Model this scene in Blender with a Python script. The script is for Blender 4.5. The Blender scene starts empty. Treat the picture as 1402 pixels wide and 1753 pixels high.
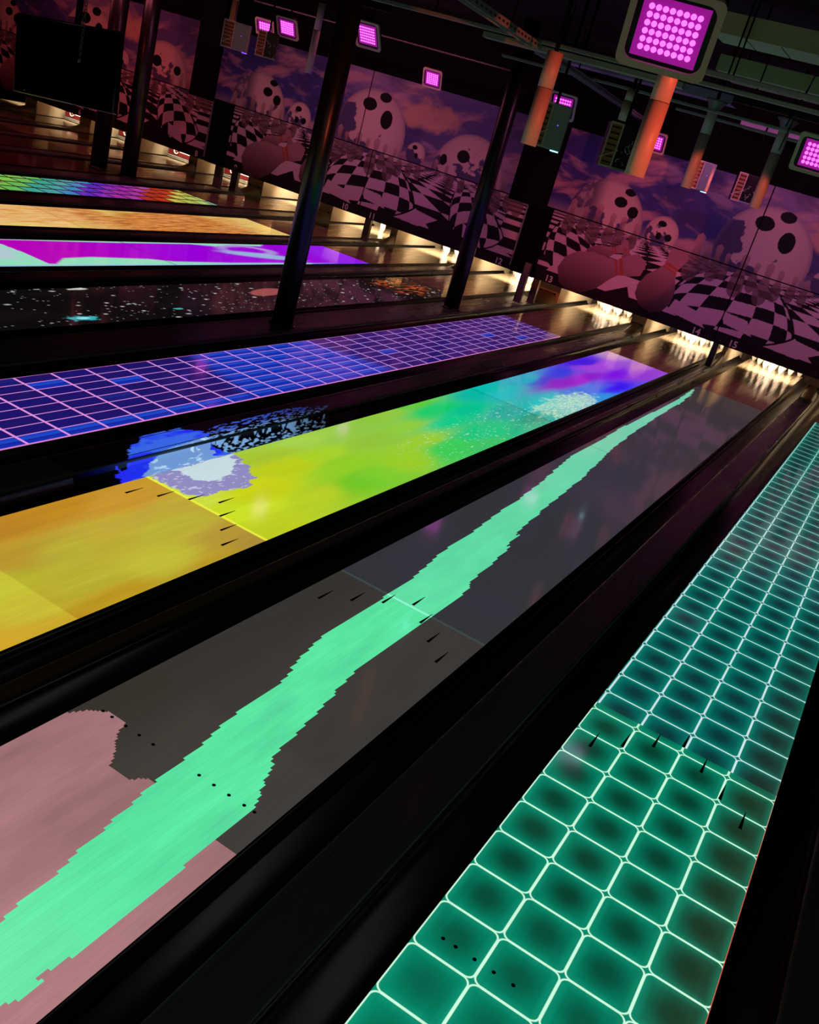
import bpy, bmesh, math, random
import numpy as np
from mathutils import Vector, Matrix
random.seed(7); RNG = np.random.default_rng(7)
scene = bpy.context.scene
COL = scene.collection

# ------------------------------------------------------------------ camera
IMG_W, IMG_H, FOCAL = 1402, 1753, 1622.986
CAM_R = Matrix(((0.8385156230707335, 0.4774070895913378, 0.26262905527378416),
                (0.4061129329665837, -0.2262361703889455, -0.8853753333379549),
                (-0.3632682693868969, 0.8490581052047875, -0.3835837567477991)))
cam_data = bpy.data.cameras.new('camera')
cam = bpy.data.objects.new('camera', cam_data); COL.objects.link(cam)
rx, ry, rz = CAM_R[0], CAM_R[1], CAM_R[2]
M3 = Matrix((rx, -ry, -rz)).transposed()
cam.matrix_world = Matrix.Translation((2.4156, -0.901, 2.7682)) @ M3.to_4x4()
cam_data.sensor_fit = 'VERTICAL'; cam_data.sensor_height = 36.0; cam_data.sensor_width = 36.0
cam_data.lens = 36.0 * FOCAL / IMG_H
cam_data.clip_end = 200; cam_data.clip_start = 0.02
scene.camera = cam

# ------------------------------------------------------------------ world, exposure
world = bpy.data.worlds.new('dark_hall'); scene.world = world; world.use_nodes = True
world.node_tree.nodes['Background'].inputs[0].default_value = (0.30, 0.28, 0.34, 1)
world.node_tree.nodes['Background'].inputs[1].default_value = 0.022
vs = scene.view_settings
vs.view_transform = 'Standard'; vs.look = 'None'; vs.exposure = 0.0; vs.gamma = 1.0; vs.use_curve_mapping = False

def lamp(kind, name, loc, target, energy, color, size=0.2, size_y=None, spot=None, blend=0.5):
    d = bpy.data.lights.new(name, kind); d.energy = energy; d.color = color
    if kind == 'AREA':
        d.shape = 'RECTANGLE'; d.size = size; d.size_y = size_y or size
    else:
        d.shadow_soft_size = size
    if kind == 'SPOT':
        d.spot_size = math.radians(spot); d.spot_blend = blend
    o = bpy.data.objects.new(name, d); COL.objects.link(o); o.location = loc
    v = Vector(target) - Vector(loc)
    o.rotation_euler = v.to_track_quat('-Z', 'Y').to_euler()
    return o

# added wash lamps to brighten the printed masking wall (made-up housings below)
WASH = [(-13.6, 0.9), (-7.6, 1.0), (-0.4, 1.1), (3.6, 0.7)]
WASH_COL = [(1.0, 0.16, 0.24), (1.0, 0.22, 0.50), (1.0, 0.22, 0.62), (1.0, 0.22, 0.52)]
for (wx, wk), wc in zip(WASH, WASH_COL):
    lamp('AREA', 'added_wash_lamp', (wx, 12.9, 3.82), (wx, 15.8, 1.3), 30 * wk, wc, 5.0, 0.12)
# added dim fill light behind the camera, lifts the divider caps
lamp('AREA', 'added_fill_lamp', (1.5, -1.2, 4.1), (0.5, 5.0, 0.0), 15, (0.92, 1.0, 0.94), 5.0, 2.0)
# red wash on the left side and on the hanging poles, from lamps right of the frame
lamp('SPOT', 'red_spot_lamp', (3.7, 4.2, 3.0), (-0.25, 6.3, 2.93), 620, (1.0, 0.12, 0.06), 0.03, spot=17, blend=0.2)
lamp('SPOT', 'red_spot_lamp', (3.7, 4.2, 2.9), (-0.15, 11.15, 2.26), 1300, (1.0, 0.12, 0.06), 0.03, spot=14, blend=0.2)
lamp('SPOT', 'red_spot_lamp', (-11.0, 7.5, 3.3), (-16.5, 15.5, 1.9), 170, (1.0, 0.06, 0.06), 0.1, spot=75, blend=0.8)

# ------------------------------------------------------------------ helpers
def s2l(c):
    c = np.asarray(c, float) / 255.0
    return np.where(c <= 0.04045, c / 12.92, ((c + 0.055) / 1.055) ** 2.4)
def L(r, g, b): return tuple(float(v) for v in s2l((r, g, b))) + (1.0,)

class N:
    """tiny expression wrapper for math nodes"""
    def __init__(s, nt, sock): s.nt, s.s = nt, sock
    def m(s, op, *a):
        n = s.nt.nodes.new('ShaderNodeMath'); n.operation = op
        for i, v in enumerate((s,) + a):
            if isinstance(v, N): s.nt.links.new(v.s, n.inputs[i])
            else: n.inputs[i].default_value = v
        return N(s.nt, n.outputs[0])
    def __add__(s, o): return s.m('ADD', o)
    def __sub__(s, o): return s.m('SUBTRACT', o)
    def __mul__(s, o): return s.m('MULTIPLY', o)
    def __truediv__(s, o): return s.m('DIVIDE', o)
    def abs(s): return s.m('ABSOLUTE')
    def floor(s): return s.m('FLOOR')
    def fract(s): return s.m('FRACT')
    def max(s, o): return s.m('MAXIMUM', o)
    def min(s, o): return s.m('MINIMUM', o)
    def sqrt(s): return s.m('SQRT')
    def lt(s, o): return s.m('LESS_THAN', o)
    def gt(s, o): return s.m('GREATER_THAN', o)
def smooth(x, a, b):
    n = x.nt.nodes.new('ShaderNodeMapRange'); n.interpolation_type = 'SMOOTHSTEP'
    x.nt.links.new(x.s, n.inputs['Value'])
    n.inputs['From Min'].default_value = a; n.inputs['From Max'].default_value = b
    return N(x.nt, n.outputs[0])
def mix(nt, f, a, b):
    n = nt.nodes.new('ShaderNodeMix'); n.data_type = 'RGBA'
    for k, v in ((0, f), (6, a), (7, b)):
        if isinstance(v, N): nt.links.new(v.s, n.inputs[k])
        elif hasattr(v, 'is_linked'): nt.links.new(v, n.inputs[k])
        else: n.inputs[k].default_value = v
    return N(nt, n.outputs[2])
def new_mat(name, color=(0.5, 0.5, 0.5, 1), rough=0.5, metal=0.0, spec=0.5, coat=0.0, coat_rough=0.05, emit=None, estr=1.0):
    m = bpy.data.materials.new(name); m.use_nodes = True
    b = m.node_tree.nodes['Principled BSDF']
    b.inputs['Base Color'].default_value = color; b.inputs['Roughness'].default_value = rough
    b.inputs['Metallic'].default_value = metal; b.inputs['Specular IOR Level'].default_value = spec
    b.inputs['Coat Weight'].default_value = coat; b.inputs['Coat Roughness'].default_value = coat_rough
    if emit is not None:
        b.inputs['Emission Color'].default_value = emit; b.inputs['Emission Strength'].default_value = estr
    return m
def bsdf(m): return m.node_tree.nodes['Principled BSDF']
def position(m):
    nt = m.node_tree
    g = nt.nodes.new('ShaderNodeNewGeometry'); s = nt.nodes.new('ShaderNodeSeparateXYZ')
    nt.links.new(g.outputs['Position'], s.inputs[0])
    return nt, N(nt, s.outputs[0]), N(nt, s.outputs[1]), N(nt, s.outputs[2])
def vec(nt, x, y, z=0.0):
    c = nt.nodes.new('ShaderNodeCombineXYZ')
    for i, v in enumerate((x, y, z)):
        if isinstance(v, N): nt.links.new(v.s, c.inputs[i])
        else: c.inputs[i].default_value = v
    return c.outputs[0]
def noise(nt, v, scale=1.0, detail=2.0, rough=0.5):
    n = nt.nodes.new('ShaderNodeTexNoise'); nt.links.new(v, n.inputs['Vector'])
    n.inputs['Scale'].default_value = scale; n.inputs['Detail'].default_value = detail
    n.inputs['Roughness'].default_value = rough
    return N(nt, n.outputs[0])
def add_wear(m, scale=(3, 3, 3), amt=0.12, lo=None, bump=0.0):
    """fine procedural relief and roughness variation"""
    nt, x, y, z = position(m)
    n = noise(nt, vec(nt, x * scale[0], y * scale[1], z * scale[2]), 1.0, 4.0, 0.6)
    b = bsdf(m); r0 = b.inputs['Roughness'].default_value
    nt.links.new((n * (2 * amt) + (r0 - amt)).s, b.inputs['Roughness'])
    if bump:
        bp = nt.nodes.new('ShaderNodeBump'); bp.inputs['Strength'].default_value = bump
        bp.inputs['Distance'].default_value = 0.01
        nt.links.new(n.s, bp.inputs['Height']); nt.links.new(bp.outputs[0], b.inputs['Normal'])
    return m

class MB:
    """collects shapes, builds ONE mesh object"""
    def __init__(s): s.v = []; s.f = []; s.sm = []
    def add(s, vs, fs, smooth=False):
        o = len(s.v); s.v += [tuple(v) for v in vs]; s.f += [tuple(i + o for i in f) for f in fs]
        s.sm += [smooth] * len(fs); return s
    def box(s, x0, x1, y0, y1, z0, z1, bev=0.0, mat=None):
        if bev <= 0:
            vs = [(x, y, z) for x in (x0, x1) for y in (y0, y1) for z in (z0, z1)]
            fs = [(0, 1, 3, 2), (4, 6, 7, 5), (0, 4, 5, 1), (2, 3, 7, 6), (0, 2, 6, 4), (1, 5, 7, 3)]
        else:
            bm = bmesh.new(); bmesh.ops.create_cube(bm, size=1.0)
            for v in bm.verts:
                v.co = Vector((x0 + (v.co.x + .5) * (x1 - x0), y0 + (v.co.y + .5) * (y1 - y0), z0 + (v.co.z + .5) * (z1 - z0)))
            bmesh.ops.bevel(bm, geom=bm.edges[:], offset=bev, segments=2, affect='EDGES', profile=0.6)
            bm.verts.index_update()
            vs = [tuple(v.co) for v in bm.verts]; fs = [tuple(v.index for v in f.verts) for f in bm.faces]; bm.free()
        if mat is not None: vs = [tuple(mat @ Vector(v)) for v in vs]
        return s.add(vs, fs)
    def prism(s, prof, y0, y1, axis='y', smooth=False, closed=True):
        """profile of (a,b) points swept along an axis"""
        n = len(prof)
        def P(a, b, t): return (a, t, b) if axis == 'y' else (t, a, b) if axis == 'x' else (a, b, t)
        vs = [P(a, b, y0) for a, b in prof] + [P(a, b, y1) for a, b in prof]
        rng = range(n) if closed else range(n - 1)
        fs = [(i, (i + 1) % n, (i + 1) % n + n, i + n) for i in rng]
        s.add(vs, fs, smooth)
        if closed: s.add([], []); s.f += [tuple(range(len(s.v) - 2 * n, len(s.v) - n))[::-1], tuple(range(len(s.v) - n, len(s.v)))]; s.sm += [False, False]
        return s
    def tube(s, p0, p1, r, seg=16, r1=None, cap=True):
        p0, p1 = Vector(p0), Vector(p1); d = (p1 - p0).normalized(); r1 = r if r1 is None else r1
        a = d.orthogonal().normalized(); b = d.cross(a)
        vs = []
        for p, q in ((p0, r), (p1, r1)):
            vs += [tuple(p + (a * math.cos(t) + b * math.sin(t)) * q) for t in [2 * math.pi * i / seg for i in range(seg)]]
        fs = [(i, (i + 1) % seg, (i + 1) % seg + seg, i + seg) for i in range(seg)]
        s.add(vs, fs, True)
        if cap:
            o = len(s.v) - 2 * seg
            s.f += [tuple(range(o, o + seg))[::-1], tuple(range(o + seg, o + 2 * seg))]; s.sm += [False, False]
        return s
    def path(s, pts, r, seg=8):
        for a, b in zip(pts, pts[1:]): s.tube(a, b, r, seg)
        return s
    def lathe(s, prof, loc=(0, 0, 0), seg=24):
        vs = []; n = len(prof)
        for r, z in prof:
            vs += [(loc[0] + r * math.cos(2 * math.pi * k / seg), loc[1] + r * math.sin(2 * math.pi * k / seg), loc[2] + z) for k in range(seg)]
        fs = [(i * seg + k, i * seg + (k + 1) % seg, (i + 1) * seg + (k + 1) % seg, (i + 1) * seg + k) for i in range(n - 1) for k in range(seg)]
        return s.add(vs, fs, True)
    def xf(s, M): s.v = [tuple(M @ Vector(v)) for v in s.v]; return s
    def mesh(s, name, mat=None):
        me = bpy.data.meshes.new(name); me.from_pydata(s.v, [], s.f); me.update()
        me.polygons.foreach_set('use_smooth', s.sm)
        if mat: me.materials.append(mat)
        return me
    def build(s, name, mat=None, parent=None, loc=(0, 0, 0)):
        return obj(name, s.mesh(name, mat), parent, loc)
def obj(name, data, parent=None, loc=(0, 0, 0)):
    o = bpy.data.objects.new(name, data); COL.objects.link(o); o.location = loc
    if parent: o.parent = parent
    return o
def thing(name, label, cat, loc=(0, 0, 0), group=None, rz=0.0):
    o = obj(name, None, None, loc); o.empty_display_size = 0.1; o.rotation_euler[2] = rz
    return tag(o, label, cat, group)
def tag(o, label, cat, group=None):
    o['label'] = label; o['category'] = cat
    if group: o['group'] = group
    return o
def struct(o): o['kind'] = 'structure'; return o
def copy_tree(o, parent=None):
    c = o.copy(); COL.objects.link(c)
    if parent: c.parent = parent
    for ch in o.children: copy_tree(ch, c)
    return c
def grid_mesh(name, X, Y, Z, colors, mat, attr='print'):
    """grid of vertices (ny,nx) with a linear colour attribute per vertex"""
    ny, nx = X.shape
    co = np.stack([X, Y, Z], -1).reshape(-1, 3).astype(np.float32)
    j, i = np.mgrid[0:ny - 1, 0:nx - 1]
    q = np.stack([j * nx + i, j * nx + i + 1, (j + 1) * nx + i + 1, (j + 1) * nx + i], -1).reshape(-1, 4).astype(np.int32)
    return raw_mesh(name, co, q, colors.reshape(-1, 3), mat, attr)
def raw_mesh(name, co, q, colors, mat, attr='print'):
    me = bpy.data.meshes.new(name)
    me.vertices.add(len(co)); me.vertices.foreach_set('co', np.ascontiguousarray(co, dtype=np.float32).ravel())
    me.loops.add(q.size); me.loops.foreach_set('vertex_index', q.ravel())
    me.polygons.add(len(q)); me.polygons.foreach_set('loop_start', np.arange(0, q.size, 4, dtype=np.int32))
    me.polygons.foreach_set('loop_total', np.full(len(q), 4, dtype=np.int32))
    me.update(calc_edges=True)
    a = me.color_attributes.new(attr, 'FLOAT_COLOR', 'POINT')
    c = np.ones((len(co), 4), np.float32); c[:, :3] = colors
    a.data.foreach_set('color', c.ravel())
    me.materials.append(mat); return me
def inside(poly, X, Y):
    r = np.zeros(X.shape, bool); n = len(poly)
    for k in range(n):
        x0, y0 = poly[k][:2]; x1, y1 = poly[(k + 1) % n][:2]
        if y0 == y1: continue
        c = ((y0 > Y) != (y1 > Y)) & (X < (x1 - x0) * (Y - y0) / (y1 - y0) + x0)
        r ^= c
    return r
def _h(ix, iy, s):
    v = np.sin(ix * 127.1 + iy * 311.7 + s * 74.7) * 43758.5453
    return v - np.floor(v)
def vnoise(X, Y, s=0):
    ix, iy = np.floor(X), np.floor(Y); fx, fy = X - ix, Y - iy
    fx = fx * fx * (3 - 2 * fx); fy = fy * fy * (3 - 2 * fy)
    a, b, c, d = _h(ix, iy, s), _h(ix + 1, iy, s), _h(ix, iy + 1, s), _h(ix + 1, iy + 1, s)
    return (a + (b - a) * fx) * (1 - fy) + (c + (d - c) * fx) * fy
def fbm(X, Y, s=0, o=4):
    r = 0; a = 0.5; t = 0
    for k in range(o):
        r = r + a * vnoise(X * 2 ** k, Y * 2 ** k, s + k * 13); t += a; a *= 0.55
    return r / t
def sst(x, a, b):
    t = np.clip((x - a) / (b - a), 0, 1); return t * t * (3 - 2 * t)
def mixc(base, m, col):
    m = np.clip(m, 0, 1)[..., None]; return base * (1 - m) + np.asarray(col) * m

# ------------------------------------------------------------------ measured outlines of the projected pictures (metres on the lanes)
RIVER_L= [(0.02, 13.91), (0.061, 12.427), (0.028, 9.995), (0.05, 9.275), (0.054, 8.246), (0.101, 7.707), (0.157, 7.186), (0.211, 6.436), (0.228, 5.861), (0.265, 5.387), (0.273, 5.087), (0.288, 4.758), (0.324, 4.517), (0.347, 4.276), (0.35, 4.024), (0.366, 3.738), (0.359, 3.383), (0.379, 3.116), (0.405, 2.967), (0.443, 2.804), (0.486, 2.634), (0.49, 2.374), (0.509, 2.195), (0.527, 2.053), (0.538, 1.923), (0.56, 1.824), (0.562, 1.667), (0.596, 1.45), (0.624, 1.268), (0.642, 1.14), (0.661, 1.029), (0.667, 0.914), (0.687, 0.813)]
RIVER_R= [(0.033, 13.95), (0.102, 13.348), (0.141, 12.59), (0.151, 11.145), (0.189, 9.873), (0.215, 9.601), (0.239, 9.092), (0.292, 8.47), (0.333, 8.046), (0.364, 7.73), (0.395, 7.219), (0.43, 6.567), (0.458, 6.226), (0.478, 5.823), (0.523, 5.713), (0.54, 5.493), (0.574, 5.412), (0.573, 5.18), (0.609, 5.08), (0.614, 4.653), (0.653, 4.575), (0.674, 4.423), (0.682, 3.957), (0.68, 3.548), (0.681, 3.108), (0.692, 2.972), (0.709, 2.835), (0.724, 2.747), (0.749, 2.617), (0.756, 2.527), (0.772, 2.426), (0.784, 2.325), (0.797, 2.216), (0.845, 2.084), (0.896, 1.967), (0.95, 1.852), (0.948, 1.716), (0.944, 1.603), (0.944, 1.508), (0.952, 1.307), (0.953, 1.119), (0.955, 0.987), (0.944, 0.809), (0.942, 0.756), (0.953, 0.737), (0.947, 0.654), (0.936, 0.612)]
PINK_A= [(0.007, 0.952), (0.004, 1.364), (0.002, 1.705), (0.043, 1.787), (0.085, 1.829), (0.125, 1.859), (0.223, 1.848), (0.242, 1.773), (0.333, 1.67), (0.378, 1.6), (0.478, 1.606), (0.529, 1.661), (0.565, 1.67), (0.656, 1.138), (0.688, 0.812), (0.7, 0.47)]
SPL_CORE= [(-1.696, 4.13), (-1.58, 4.102), (-1.563, 4.181), (-1.577, 4.779), (-1.429, 4.6), (-1.331, 4.481), (-1.32, 4.283), (-1.358, 4.124), (-1.451, 4.106)]
SPL_RING= [(-1.573, 3.86), (-1.638, 4.069), (-1.577, 4.779), (-1.371, 4.724), (-1.218, 4.575), (-1.107, 4.368), (-1.161, 4.223), (-1.154, 3.965), (-1.283, 3.872), (-1.455, 3.85)]
BLUE= [(-1.742, 3.765), (-1.613, 3.658), (-1.559, 3.846), (-1.562, 4.761), (-1.702, 4.93), (-1.823, 4.762), (-1.896, 4.875), (-2.001, 4.8), (-2.083, 4.543), (-2.107, 4.317), (-1.97, 4.106)]
BLUECORE= [(-1.559, 3.846), (-1.562, 4.761), (-1.863, 4.781), (-1.83, 4.423), (-1.799, 4.095)]
SPECK= [(-1.66, 4.546), (-1.578, 6.097), (-1.893, 6.559), (-1.994, 6.121), (-1.98, 4.973), (-1.839, 4.725)]
C14A= [(-1.491, 2.572, 200, 140, 40), (-1.132, 2.394, 200, 160, 50), (-1.502, 3.003, 205, 145, 35), (-0.991, 2.168, 190, 190, 50), (-1.067, 2.617, 200, 190, 60), (-1.157, 3.148, 205, 180, 60), (-1.389, 3.376, 215, 160, 50), (-0.972, 3.467, 200, 190, 60), (-1.145, 3.827, 205, 180, 60), (-0.72, 3.743, 195, 160, 60), (-0.509, 3.374, 200, 165, 45), (-0.585, 3.817, 185, 150, 60), (-0.573, 2.575, 200, 160, 35), (-0.498, 2.111, 195, 140, 30), (-0.548, 1.876, 210, 140, 30), (-0.722, 2.161, 200, 180, 50), (-0.747, 2.532, 195, 185, 55), (-0.701, 3.071, 205, 200, 60)]
C14B= [(-1.207, 3.896, 210, 225, 70), (-0.845, 4.019, 210, 230, 40), (-0.67, 3.989, 195, 210, 35), (-1.022, 4.442, 205, 215, 20), (-1.18, 5.019, 195, 210, 25), (-1.371, 5.119, 170, 200, 50), (-1.435, 5.534, 170, 215, 80), (-1.186, 5.524, 170, 215, 40), (-1.325, 6.101, 150, 205, 70), (-1.142, 6.209, 150, 200, 60), (-0.943, 5.514, 150, 210, 40), (-0.691, 5.299, 110, 200, 40), (-0.714, 5.609, 130, 210, 50), (-0.755, 6.179, 160, 210, 40), (-0.711, 4.829, 190, 210, 40), (-1.233, 7.018, 150, 210, 60), (-0.926, 6.705, 160, 210, 50), (-1.4, 7.819, 0, 210, 110), (-1.613, 7.686, 100, 210, 60), (-1.524, 7.053, 150, 205, 60), (-1.151, 7.617, 0, 210, 140), (-1.22, 8.311, 0, 200, 150), (-0.761, 7.8, 20, 205, 130), (-0.675, 6.953, 60, 210, 90), (-0.535, 7.604, 60, 200, 100), (-0.529, 8.362, 0, 190, 140), (-0.959, 9.025, 0, 175, 160), (-0.641, 9.157, 0, 160, 130), (-1.472, 9.14, 0, 190, 170), (-1.308, 9.64, 0, 190, 190), (-1.438, 10.511, 10, 180, 200), (-0.845, 9.861, 0, 200, 200), (-1.342, 11.572, 20, 60, 230), (-1.454, 12.889, 60, 20, 230), (-1.311, 10.93, 60, 60, 210), (-1.155, 11.084, 140, 30, 200), (-1.3, 12.999, 170, 70, 230), (-1.057, 11.768, 150, 20, 210), (-0.923, 13.014, 130, 10, 240), (-0.736, 13.66, 150, 50, 220), (-0.668, 11.927, 50, 0, 250), (-0.824, 11.112, 20, 120, 230), (-0.673, 10.238, 10, 190, 210), (-0.592, 11.172, 0, 150, 230), (-0.867, 14.111, 180, 110, 200), (-1.419, 14.588, 200, 150, 200)]

# ------------------------------------------------------------------ materials
M_gutter = add_wear(new_mat('black_gutter_plastic', L(26, 26, 27), 0.30, spec=0.5), (9, 2, 9), 0.08)
M_cap = add_wear(new_mat('dark_divider_cap', L(84, 92, 88), 0.28, spec=0.4), (8, 1.3, 8), 0.04)
M_caplit = add_wear(new_mat('yellow_lit_divider_strip', L(95, 78, 50), 0.35), (12, 1.0, 8), 0.08)  # brown tone holds the yellow light falling on this divider
M_black = add_wear(new_mat('matt_black_paint', L(5, 5, 5), 0.7, spec=0.1), (3, 3, 3), 0.1)
M_ceiling = add_wear(new_mat('black_ceiling', L(12, 12, 13), 0.8, spec=0.2), (2, 2, 2), 0.1)
M_floor = add_wear(new_mat('dark_hall_floor', L(22, 20, 20), 0.45), (2, 2, 2), 0.1)
M_pillar = add_wear(new_mat('black_pipe_column', L(26, 22, 20), 0.32, spec=0.5), (3, 3, 1), 0.1)
M_greysteel = add_wear(new_mat('grey_steel', L(120, 112, 104), 0.4, metal=0.2), (6, 6, 2), 0.1)
M_galv = add_wear(new_mat('galvanised_rail', L(165, 172, 165), 0.42, metal=0.5), (12, 12, 12), 0.12)
M_pole = add_wear(new_mat('pale_painted_pole', L(205, 180, 170), 0.45), (6, 6, 3), 0.1)
M_cream = add_wear(new_mat('cream_kickback_board', L(228, 205, 170), 0.38), (3, 1, 3), 0.1)
M_fair = add_wear(new_mat('worn_beige_fairing', L(150, 138, 118), 0.34), (10, 4, 6), 0.14, bump=0.1)
M_duct = add_wear(new_mat('pale_ceiling_trunking', L(190, 190, 150), 0.6), (5, 5, 5), 0.1)
M_pin = new_mat('white_pin_plastic', L(245, 240, 230), 0.25, coat=0.6)
M_red = new_mat('red_stripe', L(190, 30, 30), 0.3, coat=0.4)
M_dark = new_mat('dark_inlay', L(30, 22, 16), 0.35)
M_tube = new_mat('pin_deck_tube', L(255, 250, 240), 0.5, emit=L(255, 226, 178), estr=7.0)
M_led = new_mat('ultraviolet_led', L(255, 130, 255), 0.4, emit=(1.0, 0.16, 0.98, 1), estr=1.5)
M_ledplate = new_mat('lamp_reflector_plate', L(120, 30, 115), 0.3, emit=(0.30, 0.005, 0.26, 1), estr=0.9)
M_housing = add_wear(new_mat('black_lamp_housing', L(16, 14, 16), 0.35), (9, 9, 9), 0.1)
M_frame = add_wear(new_mat('grey_lamp_rim', L(225, 195, 175), 0.45), (9, 9, 9), 0.1)
M_silver = add_wear(new_mat('silver_projector_case', L(150, 160, 165), 0.35, metal=0.35), (14, 14, 14), 0.12)
M_grille = new_mat('brown_air_filter', L(165, 110, 70), 0.7)
M_lens = new_mat('projector_lens_glow', L(180, 230, 255), 0.1, emit=L(150, 230, 240), estr=2.2)
M_lensb = new_mat('projector_lens_glow_blue', L(120, 90, 255), 0.1, emit=L(120, 70, 255), estr=2.2)
M_chain = new_mat('steel_chain', L(120, 125, 120), 0.35, metal=0.8)
M_screen = new_mat('switched_off_screen', L(7, 9, 9), 0.32, spec=0.4)
M_curtain = add_wear(new_mat('dark_pit_curtain', L(48, 26, 20), 0.8), (3, 3, 1), 0.1)
M_number = new_mat('number_print', (0.75, 0.70, 0.70, 1), 0.5)
M_sign = new_mat('red_sweep_board', L(92, 18, 20), 0.45)
M_signw = new_mat('white_mark', L(245, 235, 228), 0.4)

# masking wall print: colour from the printed picture, a faint canvas relief
M_print = new_mat('printed_masking_board', (0.5, 0.5, 0.5, 1), 0.55, spec=0.25)
def _():
    nt = M_print.node_tree
    a = nt.nodes.new('ShaderNodeAttribute'); a.attribute_name = 'print'
    nt.links.new(a.outputs['Color'], bsdf(M_print).inputs['Base Color'])
_()
# bare synthetic lane, glossy, faint boards
def lane_wood(name, col=(150, 112, 72)):
    m = new_mat(name, L(*col), 0.12, spec=0.45)
    nt, x, y, z = position(m)
    board = noise(nt, vec(nt, (x / 0.02703).floor() * 7.3, y * 0.4), 1.0, 0.0)
    grain = noise(nt, vec(nt, x * 160, y * 2.0), 1.0, 3.0)
    f = board * 0.5 + grain * 0.5
    c = mix(nt, smooth(f, 0.25, 0.75), L(*[int(v * 0.8) for v in col]), L(*[min(255, int(v * 1.15)) for v in col]))
    nt.links.new(c.s, bsdf(m).inputs['Base Color'])
    return m
M_wood = lane_wood('pin_deck_wood', (172, 148, 116))
M_wooddark = lane_wood('unlit_lane_wood', (92, 66, 48))

BW = 0.0274
def seams(nt, x, y, k=0.12):
    """thin dark lines between the lane boards and faint streaks, as a brightness factor"""
    fx = (x / 0.02703).fract()
    streak = noise(nt, vec(nt, (x / 0.02703).floor() * 5.1, y * 1.7), 1.0, 2.0)
    fine = noise(nt, vec(nt, x * 220, y * 3.0), 1.0, 2.0)
    line = smooth((fx - 0.5).abs(), 0.44, 0.5)
    near = smooth(y, 7.0, 2.0)
    return (streak - 0.5) * (k * 1.6) * near + (fine - 0.5) * k + 1.0 - line * 0.13 * near
def lit_lane(name, attr=True):
    m = new_mat(name, L(70, 60, 50), 0.10, spec=0.55, coat=0.35, coat_rough=0.05)
    bsdf(m).inputs['Emission Strength'].default_value = 1.0  # lane emission stands in for the projectors' light
    if attr:
        nt, x, y, z = position(m)
        a = nt.nodes.new('ShaderNodeAttribute'); a.attribute_name = 'print'
        sc = nt.nodes.new('ShaderNodeVectorMath'); sc.operation = 'SCALE'
        nt.links.new(a.outputs['Color'], sc.inputs[0]); nt.links.new(seams(nt, x, y).s, sc.inputs['Scale'])
        nt.links.new(sc.outputs[0], bsdf(m).inputs['Emission Color'])
    return m
M_proj = lit_lane('lane_with_projected_picture')

def mat_emerald(x0):
    m = lit_lane('lane_with_emerald_tile_picture', False); nt, X, Y, Z = position(m)
    far = Y.gt(3.985)
    x = X - x0 - far * 0.013
    y = Y - 3.915 + far * (-0.2415 + 0.2715)
    cx, cy = 0.2645, 0.2715
    fx = ((x / cx).fract() - 0.5) * cx; fy = ((y / cy).fract() - 0.5) * cy
    mrg, r, t = 0.0022, 0.032, 0.0034
    qx = fx.abs() - (cx / 2 - mrg - r); qy = fy.abs() - (cy / 2 - mrg - r)
    sd = (qx.max(0.0) * qx.max(0.0) + qy.max(0.0) * qy.max(0.0)).sqrt() + qx.max(qy).min(0.0) - r
    line = smooth(sd.abs(), t + 0.0022, t - 0.0012)
    glow = smooth(sd.abs(), 0.045, 0.0)
    rad = ((fx / cx) * (fx / cx) + (fy / cy) * (fy / cy)).sqrt()
    core = smooth(rad, 0.52, 0.08)
    n = noise(nt, vec(nt, x * 6, y * 6), 1.0, 3.0)
    base = mix(nt, core, L(0, 126, 98), L(5, 58, 40))
    base = mix(nt, n * 0.35, base, L(0, 95, 75))
    # farther zone is projected by the next projector: bluer and darker
    tealfar = mix(nt, core, L(0, 104, 96), L(8, 58, 58))
    base = mix(nt, far, base, tealfar)
    base = mix(nt, smooth(Y, 2.6, 0.9) * 0.5, base, L(0, 150, 115))
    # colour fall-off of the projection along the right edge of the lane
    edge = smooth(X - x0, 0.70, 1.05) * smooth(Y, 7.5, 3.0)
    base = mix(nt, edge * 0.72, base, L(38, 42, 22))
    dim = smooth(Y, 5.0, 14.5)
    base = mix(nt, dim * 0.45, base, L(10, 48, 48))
    base = mix(nt, glow * 0.22, base, L(30, 180, 140))
    lc = mix(nt, far, L(205, 255, 225), L(205, 235, 240))
    lc = mix(nt, smooth(Y, 6.0, 14.0), lc, L(150, 215, 205))
    col = mix(nt, line, base, lc)
    strip = Y.gt(3.935) * Y.lt(3.985)
    col = mix(nt, strip * 0.12, col, L(20, 160, 120))
    out = smooth(Y, 14.95, 15.0)
    redge = smooth(X - x0, 1.0495, 1.0525) * smooth(Y, 4.6, 3.2)
    col = mix(nt, redge, col, L(215, 80, 60))
    sc = nt.nodes.new('ShaderNodeVectorMath'); sc.operation = 'SCALE'
    nt.links.new(col.s, sc.inputs[0]); nt.links.new(seams(nt, X, Y, 0.16).s, sc.inputs['Scale'])
    nt.links.new(sc.outputs[0], bsdf(m).inputs['Emission Color'])
    return m
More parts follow.
